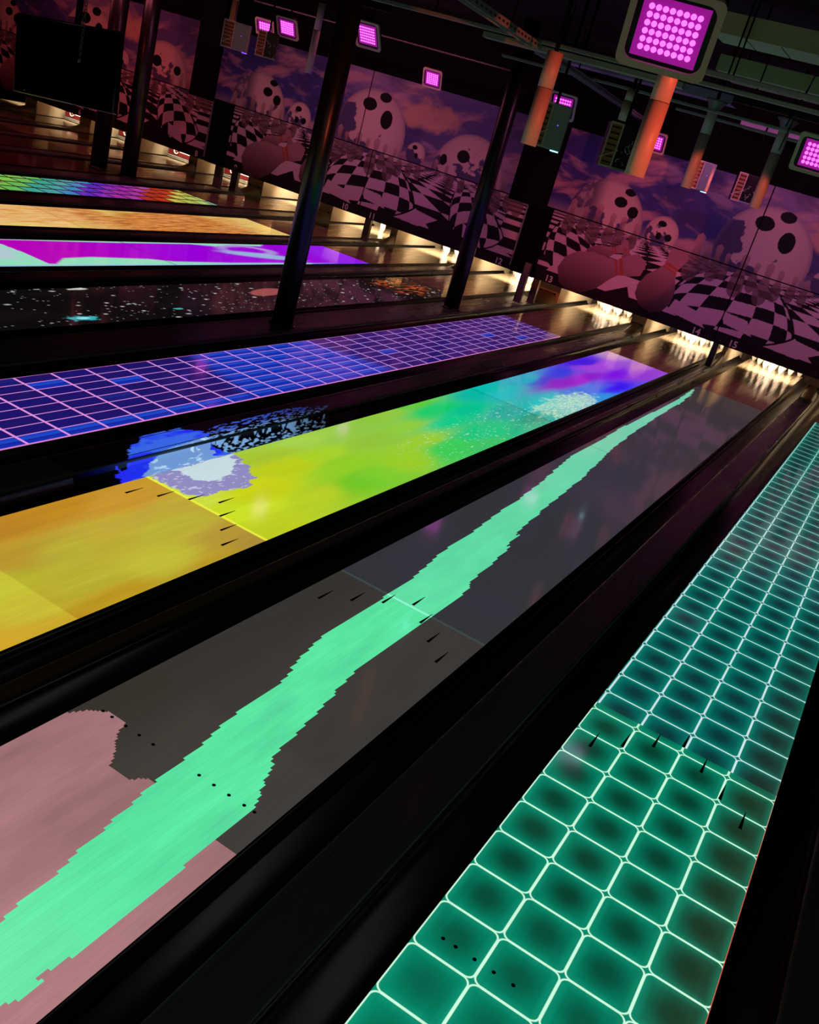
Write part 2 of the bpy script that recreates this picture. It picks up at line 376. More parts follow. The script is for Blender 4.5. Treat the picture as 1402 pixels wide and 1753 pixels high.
def mat_violet(x0):
    m = lit_lane('lane_with_violet_grid_picture', False); nt, X, Y, Z = position(m)
    x = (X - x0) / 0.13176; y = (Y - 4.22) / 0.3715
    fx = (x + 0.5).fract() - 0.5; fy = (y + 0.5).fract() - 0.5
    w = smooth(Y, 3.0, 14.0)
    lx = smooth(fx.abs() * 0.13176, 0.0062, 0.0036)
    ly = smooth(fy.abs() * 0.3715, 0.0150, 0.0085)
    line = lx.max(ly)
    ix, iy = x.floor(), y.floor()
    cell = noise(nt, vec(nt, ix * 0.55 + 3.0, iy * 0.42), 1.0, 1.0)
    wn = nt.nodes.new('ShaderNodeTexWhiteNoise'); wn.noise_dimensions = '2D'; nt.links.new(vec(nt, ix, iy), wn.inputs['Vector'])
    rnd = N(nt, wn.outputs[0])
    patch = smooth(((Y - 7.3) / 1.25).abs() + ((X - x0) * -0.25 + 0.15), 1.05, 0.80)
    last = ix.gt(6.5) * Y.lt(6.0)
    blue = smooth(cell + rnd * 0.12, 0.74, 0.80).max(patch).max(last).max(rnd.gt(0.975))
    grad = smooth(fx, -0.5, 0.5)
    dark = mix(nt, rnd * 0.6, L(28, 20, 112), L(36, 20, 92))
    dark = mix(nt, smooth(Y, 8.0, 14.0) * 0.65, dark, L(72, 36, 112))
    bl = mix(nt, grad, L(20, 40, 170), L(30, 75, 205))
    base = mix(nt, blue * 0.95, dark, bl)
    lc = mix(nt, smooth(Y, 3.0, 9.0), L(236, 150, 226), L(200, 150, 235))
    col = mix(nt, line, base, lc)
    edge = ((X - x0 - 0.527).abs()).gt(0.521)
    col = mix(nt, edge, col, L(226, 130, 215))
    sc = nt.nodes.new('ShaderNodeVectorMath'); sc.operation = 'SCALE'
    nt.links.new(col.s, sc.inputs[0]); nt.links.new(seams(nt, X, Y, 0.1).s, sc.inputs['Scale'])
    nt.links.new(sc.outputs[0], bsdf(m).inputs['Emission Color'])
    return m
def mat_embers(x0):
    m = lit_lane('lane_with_orange_straw_picture', False); nt, X, Y, Z = position(m)
    n1 = noise(nt, vec(nt, X * 26 + Y * 1.6, Y * 2.2), 1.0, 4.0, 0.65)
    n2 = noise(nt, vec(nt, X * 2.2, Y * 0.9), 1.0, 2.0)
    a = mix(nt, smooth(n1, 0.34, 0.62), L(165, 72, 22), L(236, 160, 80))
    b = mix(nt, smooth(n1, 0.36, 0.60), L(225, 145, 70), L(246, 205, 130))
    f = smooth(Y, 8.6, 10.6) * smooth(Y, 13.9, 12.4)
    col = mix(nt, f, b, a)
    col = mix(nt, smooth(n2, 0.55, 0.75) * 0.5, col, L(240, 235, 130))
    col = mix(nt, smooth(Y, 12.9, 14.1) * 0.75, col, L(232, 205, 110))
    col = mix(nt, (Y - 9.1).abs().lt(0.02) * 0.5, col, L(190, 130, 70))
    nt.links.new(col.s, bsdf(m).inputs['Emission Color'])
    return m

# ------------------------------------------------------------------ the setting
def plane_box(name, x0, x1, y0, y1, z0, z1, mat, bev=0):
    return struct(MB().box(x0, x1, y0, y1, z0, z1, bev).build(name, mat))
plane_box('floor', -26, 8, -3.5, 21.2, -0.32, -0.26, M_floor)
ap = MB().box(-26, 8, -3.5, 0.0, -0.26, 0.0).build('floor', M_wooddark); struct(ap)
plane_box('ceiling', -26, 8, -3.5, 21.2, 4.25, 4.33, M_ceiling)
plane_box('wall_back', -26, 8, 21.0, 21.15, -0.26, 4.25, M_black)
plane_box('wall_left', -26.1, -26, -3.5, 21.15, -0.26, 4.25, M_black)
plane_box('wall_right', 8.0, 8.1, -3.5, 21.15, -0.26, 4.25, M_black)
plane_box('wall_front', -26, 8, -3.6, -3.5, -0.26, 4.25, M_black)
YM = 15.75
plane_box('trim_valance', -26, 8, YM - 0.02, YM + 0.06, 3.105, 4.25, M_black)

# ------------------------------------------------------------------ lanes
LANES = {17: 3.57, 16: 1.7816, 15: 0.0, 14: -1.577, 13: -3.383, 12: -5.417, 11: -7.226, 10: -8.915, 9: -10.841,
         8: -12.80, 7: -14.58, 6: -16.26, 5: -18.16, 4: -20.1}
LW = 1.0541
ARROW_Y0, ARROW_DY = 3.543, 0.153
def arrow_mesh():
    # slim dart: long point, slightly wider tail
    me = MB().add([(-0.0090, 0, 0), (0.0090, 0, 0), (0.0072, 0.05, 0), (0.0014, 0.165, 0), (-0.0014, 0.165, 0), (-0.0072, 0.05, 0),
                   (-0.0090, 0, .0012), (0.0090, 0, .0012), (0.0072, 0.05, .0012), (0.0014, 0.165, .0012), (-0.0014, 0.165, .0012), (-0.0072, 0.05, .0012)],
                  [(11, 10, 9, 8, 7, 6)[::-1]] + [(i, (i + 1) % 6, (i + 1) % 6 + 6, i + 6) for i in range(6)])
    return me.mesh('arrow', M_dark)
ME_ARROW = arrow_mesh()
ME_DOT = MB().tube((0, 0, 0), (0, 0, 0.0012), 0.0085, 12).mesh('dot', M_dark)
DOTS = [-(4.81 + k) * BW for k in (11, 9, 6, 3, 0)]; DOTS += [-d for d in DOTS[::-1]]

def board_columns(x0, y0, y1, ny, fn):
    """the 39 boards of a lane, each with colours of its own so that picture edges step from board to board"""
    nb = 78; w = LW / nb
    xs = np.repeat(np.arange(nb), 2) * w + np.tile([0.0, w], nb)
    xc = np.repeat((np.arange(nb) + 0.5) * w, 2)
    ys = np.repeat(np.linspace(y0, y1, ny), 2)[1:-1]
    yc = np.repeat((np.linspace(y0, y1, ny)[:-1] + np.linspace(y0, y1, ny)[1:]) / 2, 2)
    X, Y = np.meshgrid(xs, ys); XC, YC = np.meshgrid(xc, yc)
    col = fn(XC, YC)
    nx = len(xs); co = np.stack([X + x0, Y, np.zeros_like(X)], -1).reshape(-1, 3)
    j, i = np.mgrid[0:len(ys) - 1:2, 0:nx - 1:2]
    q = np.stack([j * nx + i, j * nx + i + 1, (j + 1) * nx + i + 1, (j + 1) * nx + i], -1).reshape(-1, 4).astype(np.int32)
    return raw_mesh('lane_surface', co, q, col.reshape(-1, 3), M_proj)
def picture_grid(x0, y0, y1, nx, ny, fn, z=0.0):
    X, Y = np.meshgrid(np.linspace(0, LW, nx), np.linspace(y0, y1, ny))
    return grid_mesh('lane_surface', X + x0, Y, np.full_like(X, z), fn(X, Y), M_proj)
def flat_lane(x0, y0, y1, mat):
    return MB().box(x0, x0 + LW, y0, y1, -0.04, 0.0).mesh('lane_surface', mat)

def pic15(X, Y):
    ly = np.array(RIVER_L)[::-1]; ry = np.array(RIVER_R)[::-1]
    # ragged lengthwise jitter for each board
    b = np.floor(X / (LW / 78)); jit = (_h(b, b * 0 + 3, 2) - 0.5) * 0.09 * (0.15 + Y / 6)
    Yj = Y + jit
    wob = (vnoise(b * 1.0, Y * 3.0, 5) - 0.5) * 0.012
    xl = np.interp(Yj, ly[:, 1], ly[:, 0]) + wob; xr = np.interp(Yj, ry[:, 1], ry[:, 0]) + wob
    c = np.zeros(X.shape + (3,))
    near = s2l((66, 60, 56)); olive = s2l((50, 46, 40)); far = s2l((51, 51, 58))
    c[:] = near
    c = mixc(c, sst(X, 0.5, 0.1) * 0.8, olive)
    c = mixc(c, sst(Y, 2.2, 2.3) * 0.5, s2l((54, 53, 50)))
    c = mixc(c, (Y > 3.95) * 1.0, far)
    c = mixc(c, sst(Y, 9, 13.5) * 0.5, s2l((60, 54, 56)))
    pa = inside(PINK_A, X, Y) | ((Y < 0.9) & (X < 0.7)) | ((Y < 1.606 + 0 * X) & (X > 0.85))
    pn = fbm(X * 9, Y * 2.2, 4)
    pink = s2l((158, 112, 115)) * (0.80 + 0.42 * pn)[..., None]
    pink = pink * (1.0 + 0.25 * sst(Y, 1.5, 0.5))[..., None]
    c = np.where(pa[..., None], pink, c)
    rv = (X > xl) & (X < xr) & (Y < 13.93)
    n = fbm(X * 10, Y * 3, 9); n2 = fbm(X * 30, Y * 4, 12, 3)
    g = s2l((92, 232, 165))[None, None, :] * (0.86 + 0.22 * n + 0.16 * (n2 - 0.5))[..., None]
    g = mixc(g, sst(fbm(X * 5, Y * 1.2, 21), 0.55, 0.8) * 0.5, s2l((84, 205, 150)))
    g = mixc(g, (Y > 3.95) * sst(Y, 4.0, 12.0) * 0.9 + (Y > 3.95) * 0.25, s2l((112, 212, 176)))
    g = mixc(g, sst(Y, 1.4, 0.6) * 0.6, s2l((118, 242, 178)))
    c = np.where(rv[..., None], g, c)
    jl = (np.abs(Y - 3.952) < 0.012)
    c = mixc(c, jl * (0.035 + 0.75 * rv), s2l((150, 255, 215)))
    c = mixc(c, (np.abs(Y - 8.85) < 0.015) * rv * 0.5, s2l((70, 150, 120)))
    return c
def pic14(X, Y):
    x0 = LANES[14]; XW = X + x0
    def rbf(P):
        P = np.array(P, float); num = 0; den = 1e-9
        for x, y, r, g, b in P:
            d2 = ((XW - x) / 0.22) ** 2 + ((Y - y) / (0.30 + 0.075 * y)) ** 2
            w = 1 / (d2 ** 2.0 + 0.010); num = num + w[..., None] * s2l((r, g, b)); den = den + w
        return num / den[..., None]
    xw = (fbm(X * 3, Y * 1.0, 3) - 0.5) * 0.25
    save = XW
    a = rbf(C14A); XW = save + xw; b = rbf(C14B); XW = save
    jy = 3.845
    c = np.where((Y > jy)[..., None], b, a)
    n = fbm(X * 16, Y * 2.0, 8)
    c = c * (0.90 + 0.2 * n * sst(Y, 8, 2) + 0.1 * sst(Y, 2, 8))[..., None]
    c = np.where((Y < 2.26)[..., None], mixc(c, np.full(Y.shape, 0.35), s2l((200, 200, 60))) * 1.05, c)
    c = c * (1 - 0.10 * ((Y < jy) & (Y > 2.26)))[..., None]
    c = mixc(c, (np.abs(Y - jy) < 0.012) * 0.8, s2l((250, 255, 70)))
    c = mixc(c, ((Y > 9.1) & (Y < 9.16)) * 0.25, s2l((0, 120, 110)))
    c = mixc(c, (Y > 9.16) * sst(Y, 10.2, 9.2) * 0.3, s2l((0, 210, 220)))
    # spray of small white drops
    rag = (fbm(X * 22, Y * 10, 31) - 0.5)
    sp = sst(fbm(X * 75, Y * 27, 40, 2), 0.76, 0.83) * sst(np.abs(Y - 8.0), 2.2, 0.9) * sst(X, 0.35, 0.6) * 0.9
    c = mixc(c, sp, s2l((190, 240, 215)))
    d = sst(np.hypot((XW + 0.70) / 0.24, (Y - 10.15) / 0.95) + rag * 0.9, 1.15, 0.75)
    spk = sst(fbm(X * 80, Y * 30, 50, 2), 0.42, 0.58)
    c = mixc(c, d * (0.35 + 0.6 * spk), s2l((190, 235, 205)))
    # splash with violet rim next to the gutter
    def soft(poly, k):
        cx = sum(p[0] for p in poly) / len(poly); cy = sum(p[1] for p in poly) / len(poly)
        f = 1 + rag * k; return inside(poly, cx + (XW - cx) * f, cy + (Y - cy) * f)
    ring = soft(SPL_RING, 0.35); core = soft(SPL_CORE, 0.55) & ring
    c = mixc(c, ring * (0.80 + 0.1 * (Y > jy)), s2l((140, 130, 205)))
    dots = sst(fbm(X * 50, Y * 26, 60, 2), 0.68, 0.74)
    c = mixc(c, ring * dots * 0.8, s2l((205, 215, 240)))
    c = mixc(c, core * 0.95, s2l((205, 228, 232)))
    c = np.where(((Y < jy) & ring)[..., None], c * 0.80 + 0.2 * s2l((210, 160, 60)), c)
    return c
def pic12(X, Y):
    c = np.zeros(X.shape + (3,)); c[:] = s2l((13, 11, 12))
    c = mixc(c, sst(fbm(X * 3, Y * 0.8, 2), 0.45, 0.75) * 0.7, s2l((32, 22, 22)))
    rs = np.random.default_rng(5); XW = X
    for k in range(520):
        sx, sy = rs.uniform(0.0, 1.05), rs.uniform(4.2, 14.2); r = rs.choice([0.005, 0.008, 0.012, 0.018], p=[.62, .26, .10, .02])
        j0 = int((sy - 0.25 - Y[0, 0]) / (Y[1, 0] - Y[0, 0])); j1 = j0 + int(0.5 / (Y[1, 0] - Y[0, 0]))
        j0 = max(j0, 0); sl = slice(j0, max(j1, 0))
        ys = Y[sl]; xs = X[sl]
        if ys.size == 0: continue
        d = np.hypot((xs - sx) / r, (ys - sy) / (r * (2.2 if r > .01 else 1.6)))
        b = rs.uniform(0.4, 1.0)
        c[sl] = mixc(c[sl], sst(d, 1.4, 0.5) * b, s2l((225, 232, 225)))
    def blob(bx, by, rx, ry, colr, s, k=0.8):
        nonlocal c
        n = fbm(X * 24, Y * 12, s) - 0.5
        d = np.hypot((X - 5.417 - bx) / rx, (Y - by) / ry) + n * 1.3
        c = mixc(c, sst(d, 1.1, 0.7) * k, s2l(colr))
    blob(-4.53, 5.98, 0.075, 0.20, (60, 190, 205), 3); blob(-4.53, 6.0, 0.03, 0.07, (190, 250, 250), 4)
    blob(-5.374, 6.70, 0.03, 0.13, (225, 235, 220), 5); blob(-4.62, 7.5, 0.025, 0.08, (90, 200, 190), 6)
    n = 0
    d = np.hypot((X - 5.417 + 5.0 + (Y - 9.6) * 0.15) / 0.13, (Y - 9.65) / 0.42); c = mixc(c, sst(d, 1.05, 0.85) * 0.9, s2l((165, 82, 80)))
    f = sst(fbm(X * 18, Y * 5, 77), 0.5, 0.7) * sst(np.hypot((X - 0.45) / 0.5, (Y - 13.3) / 0.8), 1.1, 0.4)
    c = mixc(c, f * 0.8, s2l((215, 95, 40)))
    return c
def pic11(X, Y):
    mint = s2l((150, 232, 195)); c = np.zeros(X.shape + (3,)); c[:] = mint
    wob = (fbm(X * 2, Y * 1.2, 5) - 0.5)
    t = sst(Y, 7.6, 10.0)
    mag = s2l((188, 0, 192)) * (1 - t)[..., None] + s2l((162, 0, 226)) * t[..., None]
    mag = mixc(mag, sst(Y, 12.3, 13.8), s2l((150, 20, 240)))
    ys = [0, 7.04, 7.09, 7.1, 7.2, 7.5, 7.98, 8.92, 9.28, 10.45, 12.4, 12.9, 14.3]
    xr = [-0.10, 0.197, 0.52, 0.985, 0.99, 0.77, 0.72, 0.80, 0.91, 0.98, 1.0, 1.1, 1.1]
    xl = np.interp(Y, [0, 7.1, 9, 10.5, 11.0, 11.6, 12.2, 12.6, 14.3], [0.0, 0.02, 0.06, 0.05, 0.15, 0.07, 0.10, -0.1, -0.1])
    xrr = np.interp(Y, ys, xr)
    m = sst(X, 0, 0.03) * 0 + sst(X - xl, -0.015, 0.03) * sst(xrr - X, -0.015, 0.04)
    c = mixc(c, m, mag * 1.0) if False else c * (1 - m[..., None]) + mag * m[..., None]
    # pale swirl
    d = np.hypot((X - 0.35 - wob * .2) / 0.28, (Y - 11.55) / 0.75)
    c = mixc(c, sst(np.abs(d - 0.75), 0.28, 0.05) * sst(Y, 10.7, 11.2), s2l((176, 150, 232)))
    d = np.hypot((X - 0.62 - (Y - 11.6) * 0.25) / 0.20, (Y - 11.6) / 1.0)
    c = mixc(c, sst(d, 1.0, 0.5) * 0.95, s2l((150, 190, 228)))
    c = mixc(c, sst(X, 0.98, 1.04) * sst(Y, 13.4, 12.6), s2l((150, 200, 235)))
    c = mixc(c, sst(X, 0.0, 0.0) * 0 + (Y < 7.1) * sst(fbm(X * 3, Y * 2, 31), 0.4, 0.7) * (1 - m) * 0.6, s2l((205, 190, 235)))
    c = mixc(c, (Y < 6.6) * sst(X, 0.4, 0.1) * (1 - m) * 0.7, s2l((215, 240, 120)))
    c = mixc(c, (np.abs(Y - 9.16) < 0.012) * 0.5, s2l((110, 0, 130)))
    c = mixc(c, sst(X, 1.02, 1.045) * (Y > 12.4), s2l((60, 60, 235)))
    return c
def pic9(X, Y):
    iy = np.floor((Y - 9.80) / 0.363); row = np.floor((LW - X) / 0.30)
    k = iy - row
    pal = [(178, 226, 92), (150, 220, 88), (140, 214, 80), (132, 210, 90), (140, 218, 88), (112, 210, 100), (60, 185, 165), (60, 180, 180),
           (60, 150, 215), (110, 50, 215), (150, 50, 205), (180, 50, 185), (190, 60, 180), (195, 50, 35), (205, 60, 30), (226, 212, 96), (205, 216, 96), (180, 215, 120),
           (120, 195, 170), (70, 160, 180), (70, 150, 170), (60, 140, 170)]
    idx = np.clip(k + 6, 0, len(pal) - 1).astype(int)
    P = np.array([s2l(p) for p in pal]); c = P[idx] * 0.85
    fx = np.abs(((LW - X) / 0.30) % 1 - 0.5); fy = np.abs(((Y - 9.80) / 0.363) % 1 - 0.5)
    line = np.maximum(sst(fx, 0.39, 0.42), sst(fy, 0.43, 0.455))
    c = mixc(c, line, s2l((14, 18, 14)))
    n = fbm(X * 6, Y * 6, 3)[..., None]; c = c * (0.85 + 0.3 * n)
    c = mixc(c, ((Y > 9.2) & (Y < 9.75) & (X > 0.3) & (X < 0.62)) * sst(fbm(X * 9, Y * 5, 8), 0.35, 0.55), s2l((150, 95, 70)))
    return c

GUT_D = 0.075
def gutter_profile(x0, x1, deep=GUT_D):
    pts = []
    n = 12
    for i in range(n + 1):
        t = i / n; a = math.pi * t
        pts.append((x0 + (x1 - x0) * (0.5 - 0.5 * math.cos(a)), -0.006 - deep * math.sin(a) ** 0.8))
    return pts
def gutter_mesh(x0, x1, mat, y0=0.0, y1=19.2):
    p = gutter_profile(x0, x1); q = [(a, b - 0.008) for a, b in reversed(p)]
    return MB().prism(p + q, y0, y1, smooth=True).mesh('gutter', mat)

# blue splash falling beside lane 14: on its left gutter and on the divider next to it
def spill(X, Y):
    c = np.zeros(X.shape + (3,))
    rag = fbm(X * 26, Y * 9, 71) - 0.5
    cx, cy = -1.80, 4.35
    f = 1 + rag * 0.45
    bl = inside(BLUE, cx + (X - cx) * f, cy + (Y - cy) * f)
    c = mixc(c, bl * 1.0, s2l((30, 45, 235)))
    c = mixc(c, bl * sst(fbm(X * 9, Y * 4, 3), 0.35, 0.6) * 0.8, s2l((60, 110, 225)))
    core = inside(BLUECORE, cx + (X - cx) * (1 + rag * 0.5), cy + (Y - cy) * (1 + rag * 0.5))
    c = mixc(c, core * 0.8, s2l((120, 165, 205)))
    c = mixc(c, core * sst(fbm(X * 40, Y * 14, 8), 0.6, 0.7) * sst(Y, 3.9, 4.3), s2l((185, 220, 240)))
    c = mixc(c, bl * sst(Y, 3.95, 3.75) * 0.8, s2l((40, 40, 235)))
    sp = inside(SPECK, X, Y) & ~bl
    d = sst(fbm(X * 75 + Y * 6, Y * 26, 90, 2), 0.52, 0.62) * sp
    c = mixc(c, d, s2l((120, 165, 215)))
    c = mixc(c, d * sst(X, -1.80, -1.92), s2l((50, 80, 200)))
    c = c * (1 - 0.85 * sst(Y, 5.2, 6.6))[..., None]
    return c
def lit_black(name, base):
    m = new_mat(name, base, 0.30)
    a = m.node_tree.nodes.new('ShaderNodeAttribute'); a.attribute_name = 'print'
    m.node_tree.links.new(a.outputs['Color'], bsdf(m).inputs['Emission Color']); bsdf(m).inputs['Emission Strength'].default_value = 1.0  # emission replaces projector light spilling onto this surface
    return m
M_spillg = lit_black('gutter_with_projected_splash', L(18, 18, 20))

PIC_LABEL = {
 17: 'bowling lane at the far right edge, beyond the emerald tile lane',
 16: 'bowling lane at bottom right with glowing emerald tile picture',
 15: 'bowling lane 15 with mint green river on dark grey and pink ground',
 14: 'bowling lane 14 with yellow, green, cyan and violet liquid colours',
 13: 'bowling lane 13 with dark blue tiles and pink grid lines',
 12: 'bowling lane 12 showing a black starry night sky',
 11: 'bowling lane 11 with flat magenta and mint paint picture',
 10: 'bowling lane 10 showing orange and straw yellow streaks',
 9: 'bowling lane 9 with rainbow coloured tiles',
 8: 'unlit brown bowling lane 8 just beyond the rainbow tile lane',
 7: 'unlit glossy bowling lane 7 behind lane 8, below the black screen',
 6: 'unlit glossy bowling lane 6, third beyond the rainbow tile lane',
 5: 'unlit glossy bowling lane 5, fourth beyond the rainbow tile lane',
 4: 'unlit bowling lane at the far left end of the row'}
NICK = {17: 'the far right lane', 16: 'the emerald tile lane', 15: 'the mint river lane', 14: 'the yellow and cyan lane', 13: 'the violet grid lane',
        12: 'the starry lane', 11: 'the magenta lane', 10: 'the orange streaked lane', 9: 'the rainbow tile lane', 8: 'the first unlit lane',
        7: 'the second unlit lane', 6: 'the third unlit lane', 5: 'the fourth unlit lane', 4: 'the farthest unlit lane'}
YEND = {16: 14.98, 15: 14.3, 14: 14.45, 13: 14.15, 12: 14.3, 11: 14.2, 10: 14.05, 9: 14.3}
for n, x0 in LANES.items():
    root = thing('bowling_lane', PIC_LABEL[n], 'bowling lane', (x0 + LW / 2, 0, 0), 'bowling lanes side by side')
    base = (-(x0 + LW / 2), 0, 0)
    ye = YEND.get(n, 14.2)
    if n == 15: me = board_columns(x0, 0.0, ye, 1150, pic15)
    elif n == 14: me = picture_grid(x0, 0.0, ye, 190, 1150, pic14)
    elif n == 12: me = picture_grid(x0, 0.0, ye, 110, 1100, pic12)
    elif n == 11: me = picture_grid(x0, 4.0, ye, 90, 520, pic11)
    elif n == 9: me = picture_grid(x0, 6.0, ye, 110, 700, pic9)
    elif n == 16: me = flat_lane(x0, 0, ye, mat_emerald(x0))
    elif n == 13: me = flat_lane(x0, 0, ye, mat_violet(x0))
    elif n == 10: me = flat_lane(x0, 0, ye, mat_embers(x0))
    else: me = flat_lane(x0, 0, ye, M_wooddark)
    obj('lane_surface', me, root, base)
    y0 = {11: 4.0, 9: 6.0}.get(n)
    if y0: obj('lane_surface', flat_lane(x0, 0, y0, M_wooddark), root, base)
    if n in (15, 14, 12, 11, 9):
        MB().box(x0, x0 + LW, 0, ye, -0.04, -0.0015).build('lane_bed', M_black, root, base)
    MB().box(x0, x0 + LW, ye + 0.002, 19.15, -0.04, 0.0).build('pin_deck', M_wood, root, base)
    if 14 <= n < 17:
        for k in range(7):
            obj('arrow', ME_ARROW, root, ((k - 3) * 5 * BW, ARROW_Y0 + (3 - abs(k - 3)) * ARROW_DY - 0.02, 0.0006))
        for d in DOTS: obj('dot', ME_DOT, root, (d, 1.8366, 0.0006))

# gutters and dividers: between neighbouring lanes a gutter, a cap and a gutter
order = sorted(LANES, key=lambda k: LANES[k])
DIV = {}
for a, b in zip(order, order[1:]):
    xa, xb = LANES[a] + LW, LANES[b]
    gap = xb - xa
    gw = 0.225 if gap < 0.6 else 0.232
    if gap < 0.60: gw = 0.222
    DIV[(a, b)] = (xa + gw, xb - gw)
GL = {}
for (a, b), (c0, c1) in DIV.items():
    xa, xb = LANES[a] + LW, LANES[b]
    for side, (g0, g1), ln in (('right', (xa + 0.002, c0), a), ('left', (c1, xb - 0.002), b)):
        r = thing('gutter_channel', 'black gutter on the %s hand side of %s' % (side, NICK[ln]), 'gutter', ((g0 + g1) / 2, 0, 0), 'black lane gutters')
        off = (-(g0 + g1) / 2, 0, 0)
        if ln == 14 and side == 'left':
            prof = np.array(gutter_profile(g0, g1)); ys = np.linspace(3.4, 7.0, 330)
            # resample the profile finely
            t = np.linspace(0, len(prof) - 1, 60); px = np.interp(t, np.arange(len(prof)), prof[:, 0]); pz = np.interp(t, np.arange(len(prof)), prof[:, 1])
            X, Y = np.meshgrid(px, ys); Zg = np.tile(pz, (len(ys), 1))
            me = grid_mesh('gutter', X, Y, Zg, spill(X, Y), M_spillg); me.polygons.foreach_set('use_smooth', [True] * len(me.polygons))
            obj('channel', me, r, off)
            obj('channel', gutter_mesh(g0, g1, M_gutter, 0, 3.4), r, off); obj('channel', gutter_mesh(g0, g1, M_gutter, 7.0), r, off)
        else:
            obj('channel', gutter_mesh(g0, g1, M_gutter), r, off)
        # folded-down bumper rail lying in the gutter, next to the lane edge
        if ln in (14, 15, 16):
            bx = g0 + 0.05 if side == 'right' else g1 - 0.05
            y = 0.3; rail = []
            if side == 'right':
                while y < 16.5:
                    MB().box(bx - 0.004, bx + 0.004, y, y + 0.40, -0.060, -0.020, 0.002).build('bumper_rail', M_gutter, r, off); y += 0.406

# caps
def cap_prof(x0, x1, h, r=0.02):
    r = min(r, (x1 - x0) / 2.5); p = []
    for cx, a0 in ((x1 - r, 0), (x0 + r, 90)):
        for k in range(5):
            a = math.radians(a0 + k * 22.5); p.append((cx + r * math.cos(a), h - r + r * math.sin(a)))
    return [(x0, -0.10)] and ([(x1, -0.10)] + p + [(x0, -0.10)])
DNAME = {}
for (a, b), (c0, c1) in DIV.items():
    h = 0.030 if c1 - c0 < 0.15 else 0.022
    lab = 'narrow yellow lit divider' if c1 - c0 < 0.15 else ('extra wide black divider' if c1 - c0 > 0.42 else 'flat black divider cap')
    r = thing('lane_divider', '%s between %s and %s' % (lab, NICK[a], NICK[b]), 'divider', ((c0 + c1) / 2, 0, 0), 'dividers between the lanes')
    off = (-(c0 + c1) / 2, 0, 0)
    ye = 17.3
    y = 0.0; k = 0
    segs = [(0, 2.9), (2.9, 6.1), (6.1, 9.3), (9.3, 12.5), (12.5, 15.4), (15.4, ye - 0.6)]
    for s0, s1 in segs:
        m = M_caplit if c1 - c0 < 0.15 and s1 < 7 else M_cap
        mb = MB().prism(cap_prof(c0, c1, h), s0 + 0.002, s1 - 0.002, smooth=False)
        o = mb.build('cap_section', m, r, off)
    # raised lengthwise welts on the wide caps
    if c1 - c0 > 0.2:
        for xx in (c0 + 0.045, c1 - 0.045):
            MB().prism([(xx - 0.004, h - 0.002), (xx + 0.004, h - 0.002), (xx + 0.003, h + 0.003), (xx - 0.003, h + 0.003)], 0, ye - 0.6).build('welt', M_cap, r, off)
    # beige hood where the divider meets the pin deck side boards
    w = c1 - c0; e0, e1 = (c0, c1) if w > 0.15 else (c0, c1)
    mb = MB(); n = 8; rows = []
    for j in range(7):
        t = j / 6; yy = ye - 0.62 + 0.62 * t; hh = h + (0.16 * t ** 1.6)
        wx = 0.0 + 0.0
        rows.append([(e0 - wx + (e1 - e0 + 2 * wx) * i / n, yy, -0.05 + (hh + 0.05) * max(0.0, math.sin(math.pi * min(max(i / n, 0.0), 1.0))) ** 0.35) for i in range(n + 1)])
    vs = [v for rw in rows for v in rw]; fs = [(j * (n + 1) + i, j * (n + 1) + i + 1, (j + 1) * (n + 1) + i + 1, (j + 1) * (n + 1) + i) for j in range(6) for i in range(n)]
    mb.add(vs, fs, True); mb.build('end_hood', M_fair, r, off)
# emissive sheet: the projected splash also falls on the divider between lanes 13 and 14
c0, c1 = DIV[(13, 14)]
X, Y = np.meshgrid(np.linspace(c0 + 0.022, c1 - 0.003, 60), np.linspace(3.4, 7.0, 330))
cs = spill(X, Y)
M_spillc = lit_black('divider_with_projected_splash', L(30, 30, 32))
dv = [o for o in COL.objects if o.name.startswith('lane_divider') and 'violet grid lane and the yellow' in o['label']][0]
obj('lit_top', grid_mesh('lit_top', X, Y, np.full_like(X, 0.0232), cs, M_spillc), dv, (-(c0 + c1) / 2, 0, 0))

# ------------------------------------------------------------------ pins
PIN_PROF = [(0.0, 0.0), (0.026, 0.0), (0.028, 0.004), (0.036, 0.019), (0.050, 0.057), (0.058, 0.086), (0.0605, 0.114), (0.058, 0.149), (0.0495, 0.184), (0.037, 0.219),
            (0.026, 0.241), (0.0235, 0.254), (0.025, 0.275), (0.029, 0.300), (0.0322, 0.343), (0.030, 0.362), (0.020, 0.376), (0.0, 0.381)]
ME_PIN = MB().lathe(PIN_PROF, seg=20).mesh('pin_body', M_pin)
ME_BAND = MB().lathe([(0.0300, 0.233), (0.0306, 0.236), (0.0275, 0.241), (0.0268, 0.243)], seg=20).mesh('neck_band', M_red)
ME_BAND2 = MB().lathe([(0.0262, 0.263), (0.0268, 0.266), (0.0280, 0.272), (0.0285, 0.275)], seg=20).mesh('neck_band', M_red)
SP, RW = 0.1524, 0.264
ROWS = [(0, 0, 'head pin, front one')] + [(s * SP, RW, w + ' pin of second row') for s, w in ((-1, 'left'), (1, 'right'))] + \
       [(s * SP, 2 * RW, w + ' pin of third row') for s, w in ((-2, 'left'), (0, 'middle'), (2, 'right'))] + \
       [(s * SP, 3 * RW, w + ' pin of back row') for s, w in ((-3, 'leftmost'), (-1, 'second from left'), (1, 'second from right'), (3, 'rightmost'))]
pin0 = None
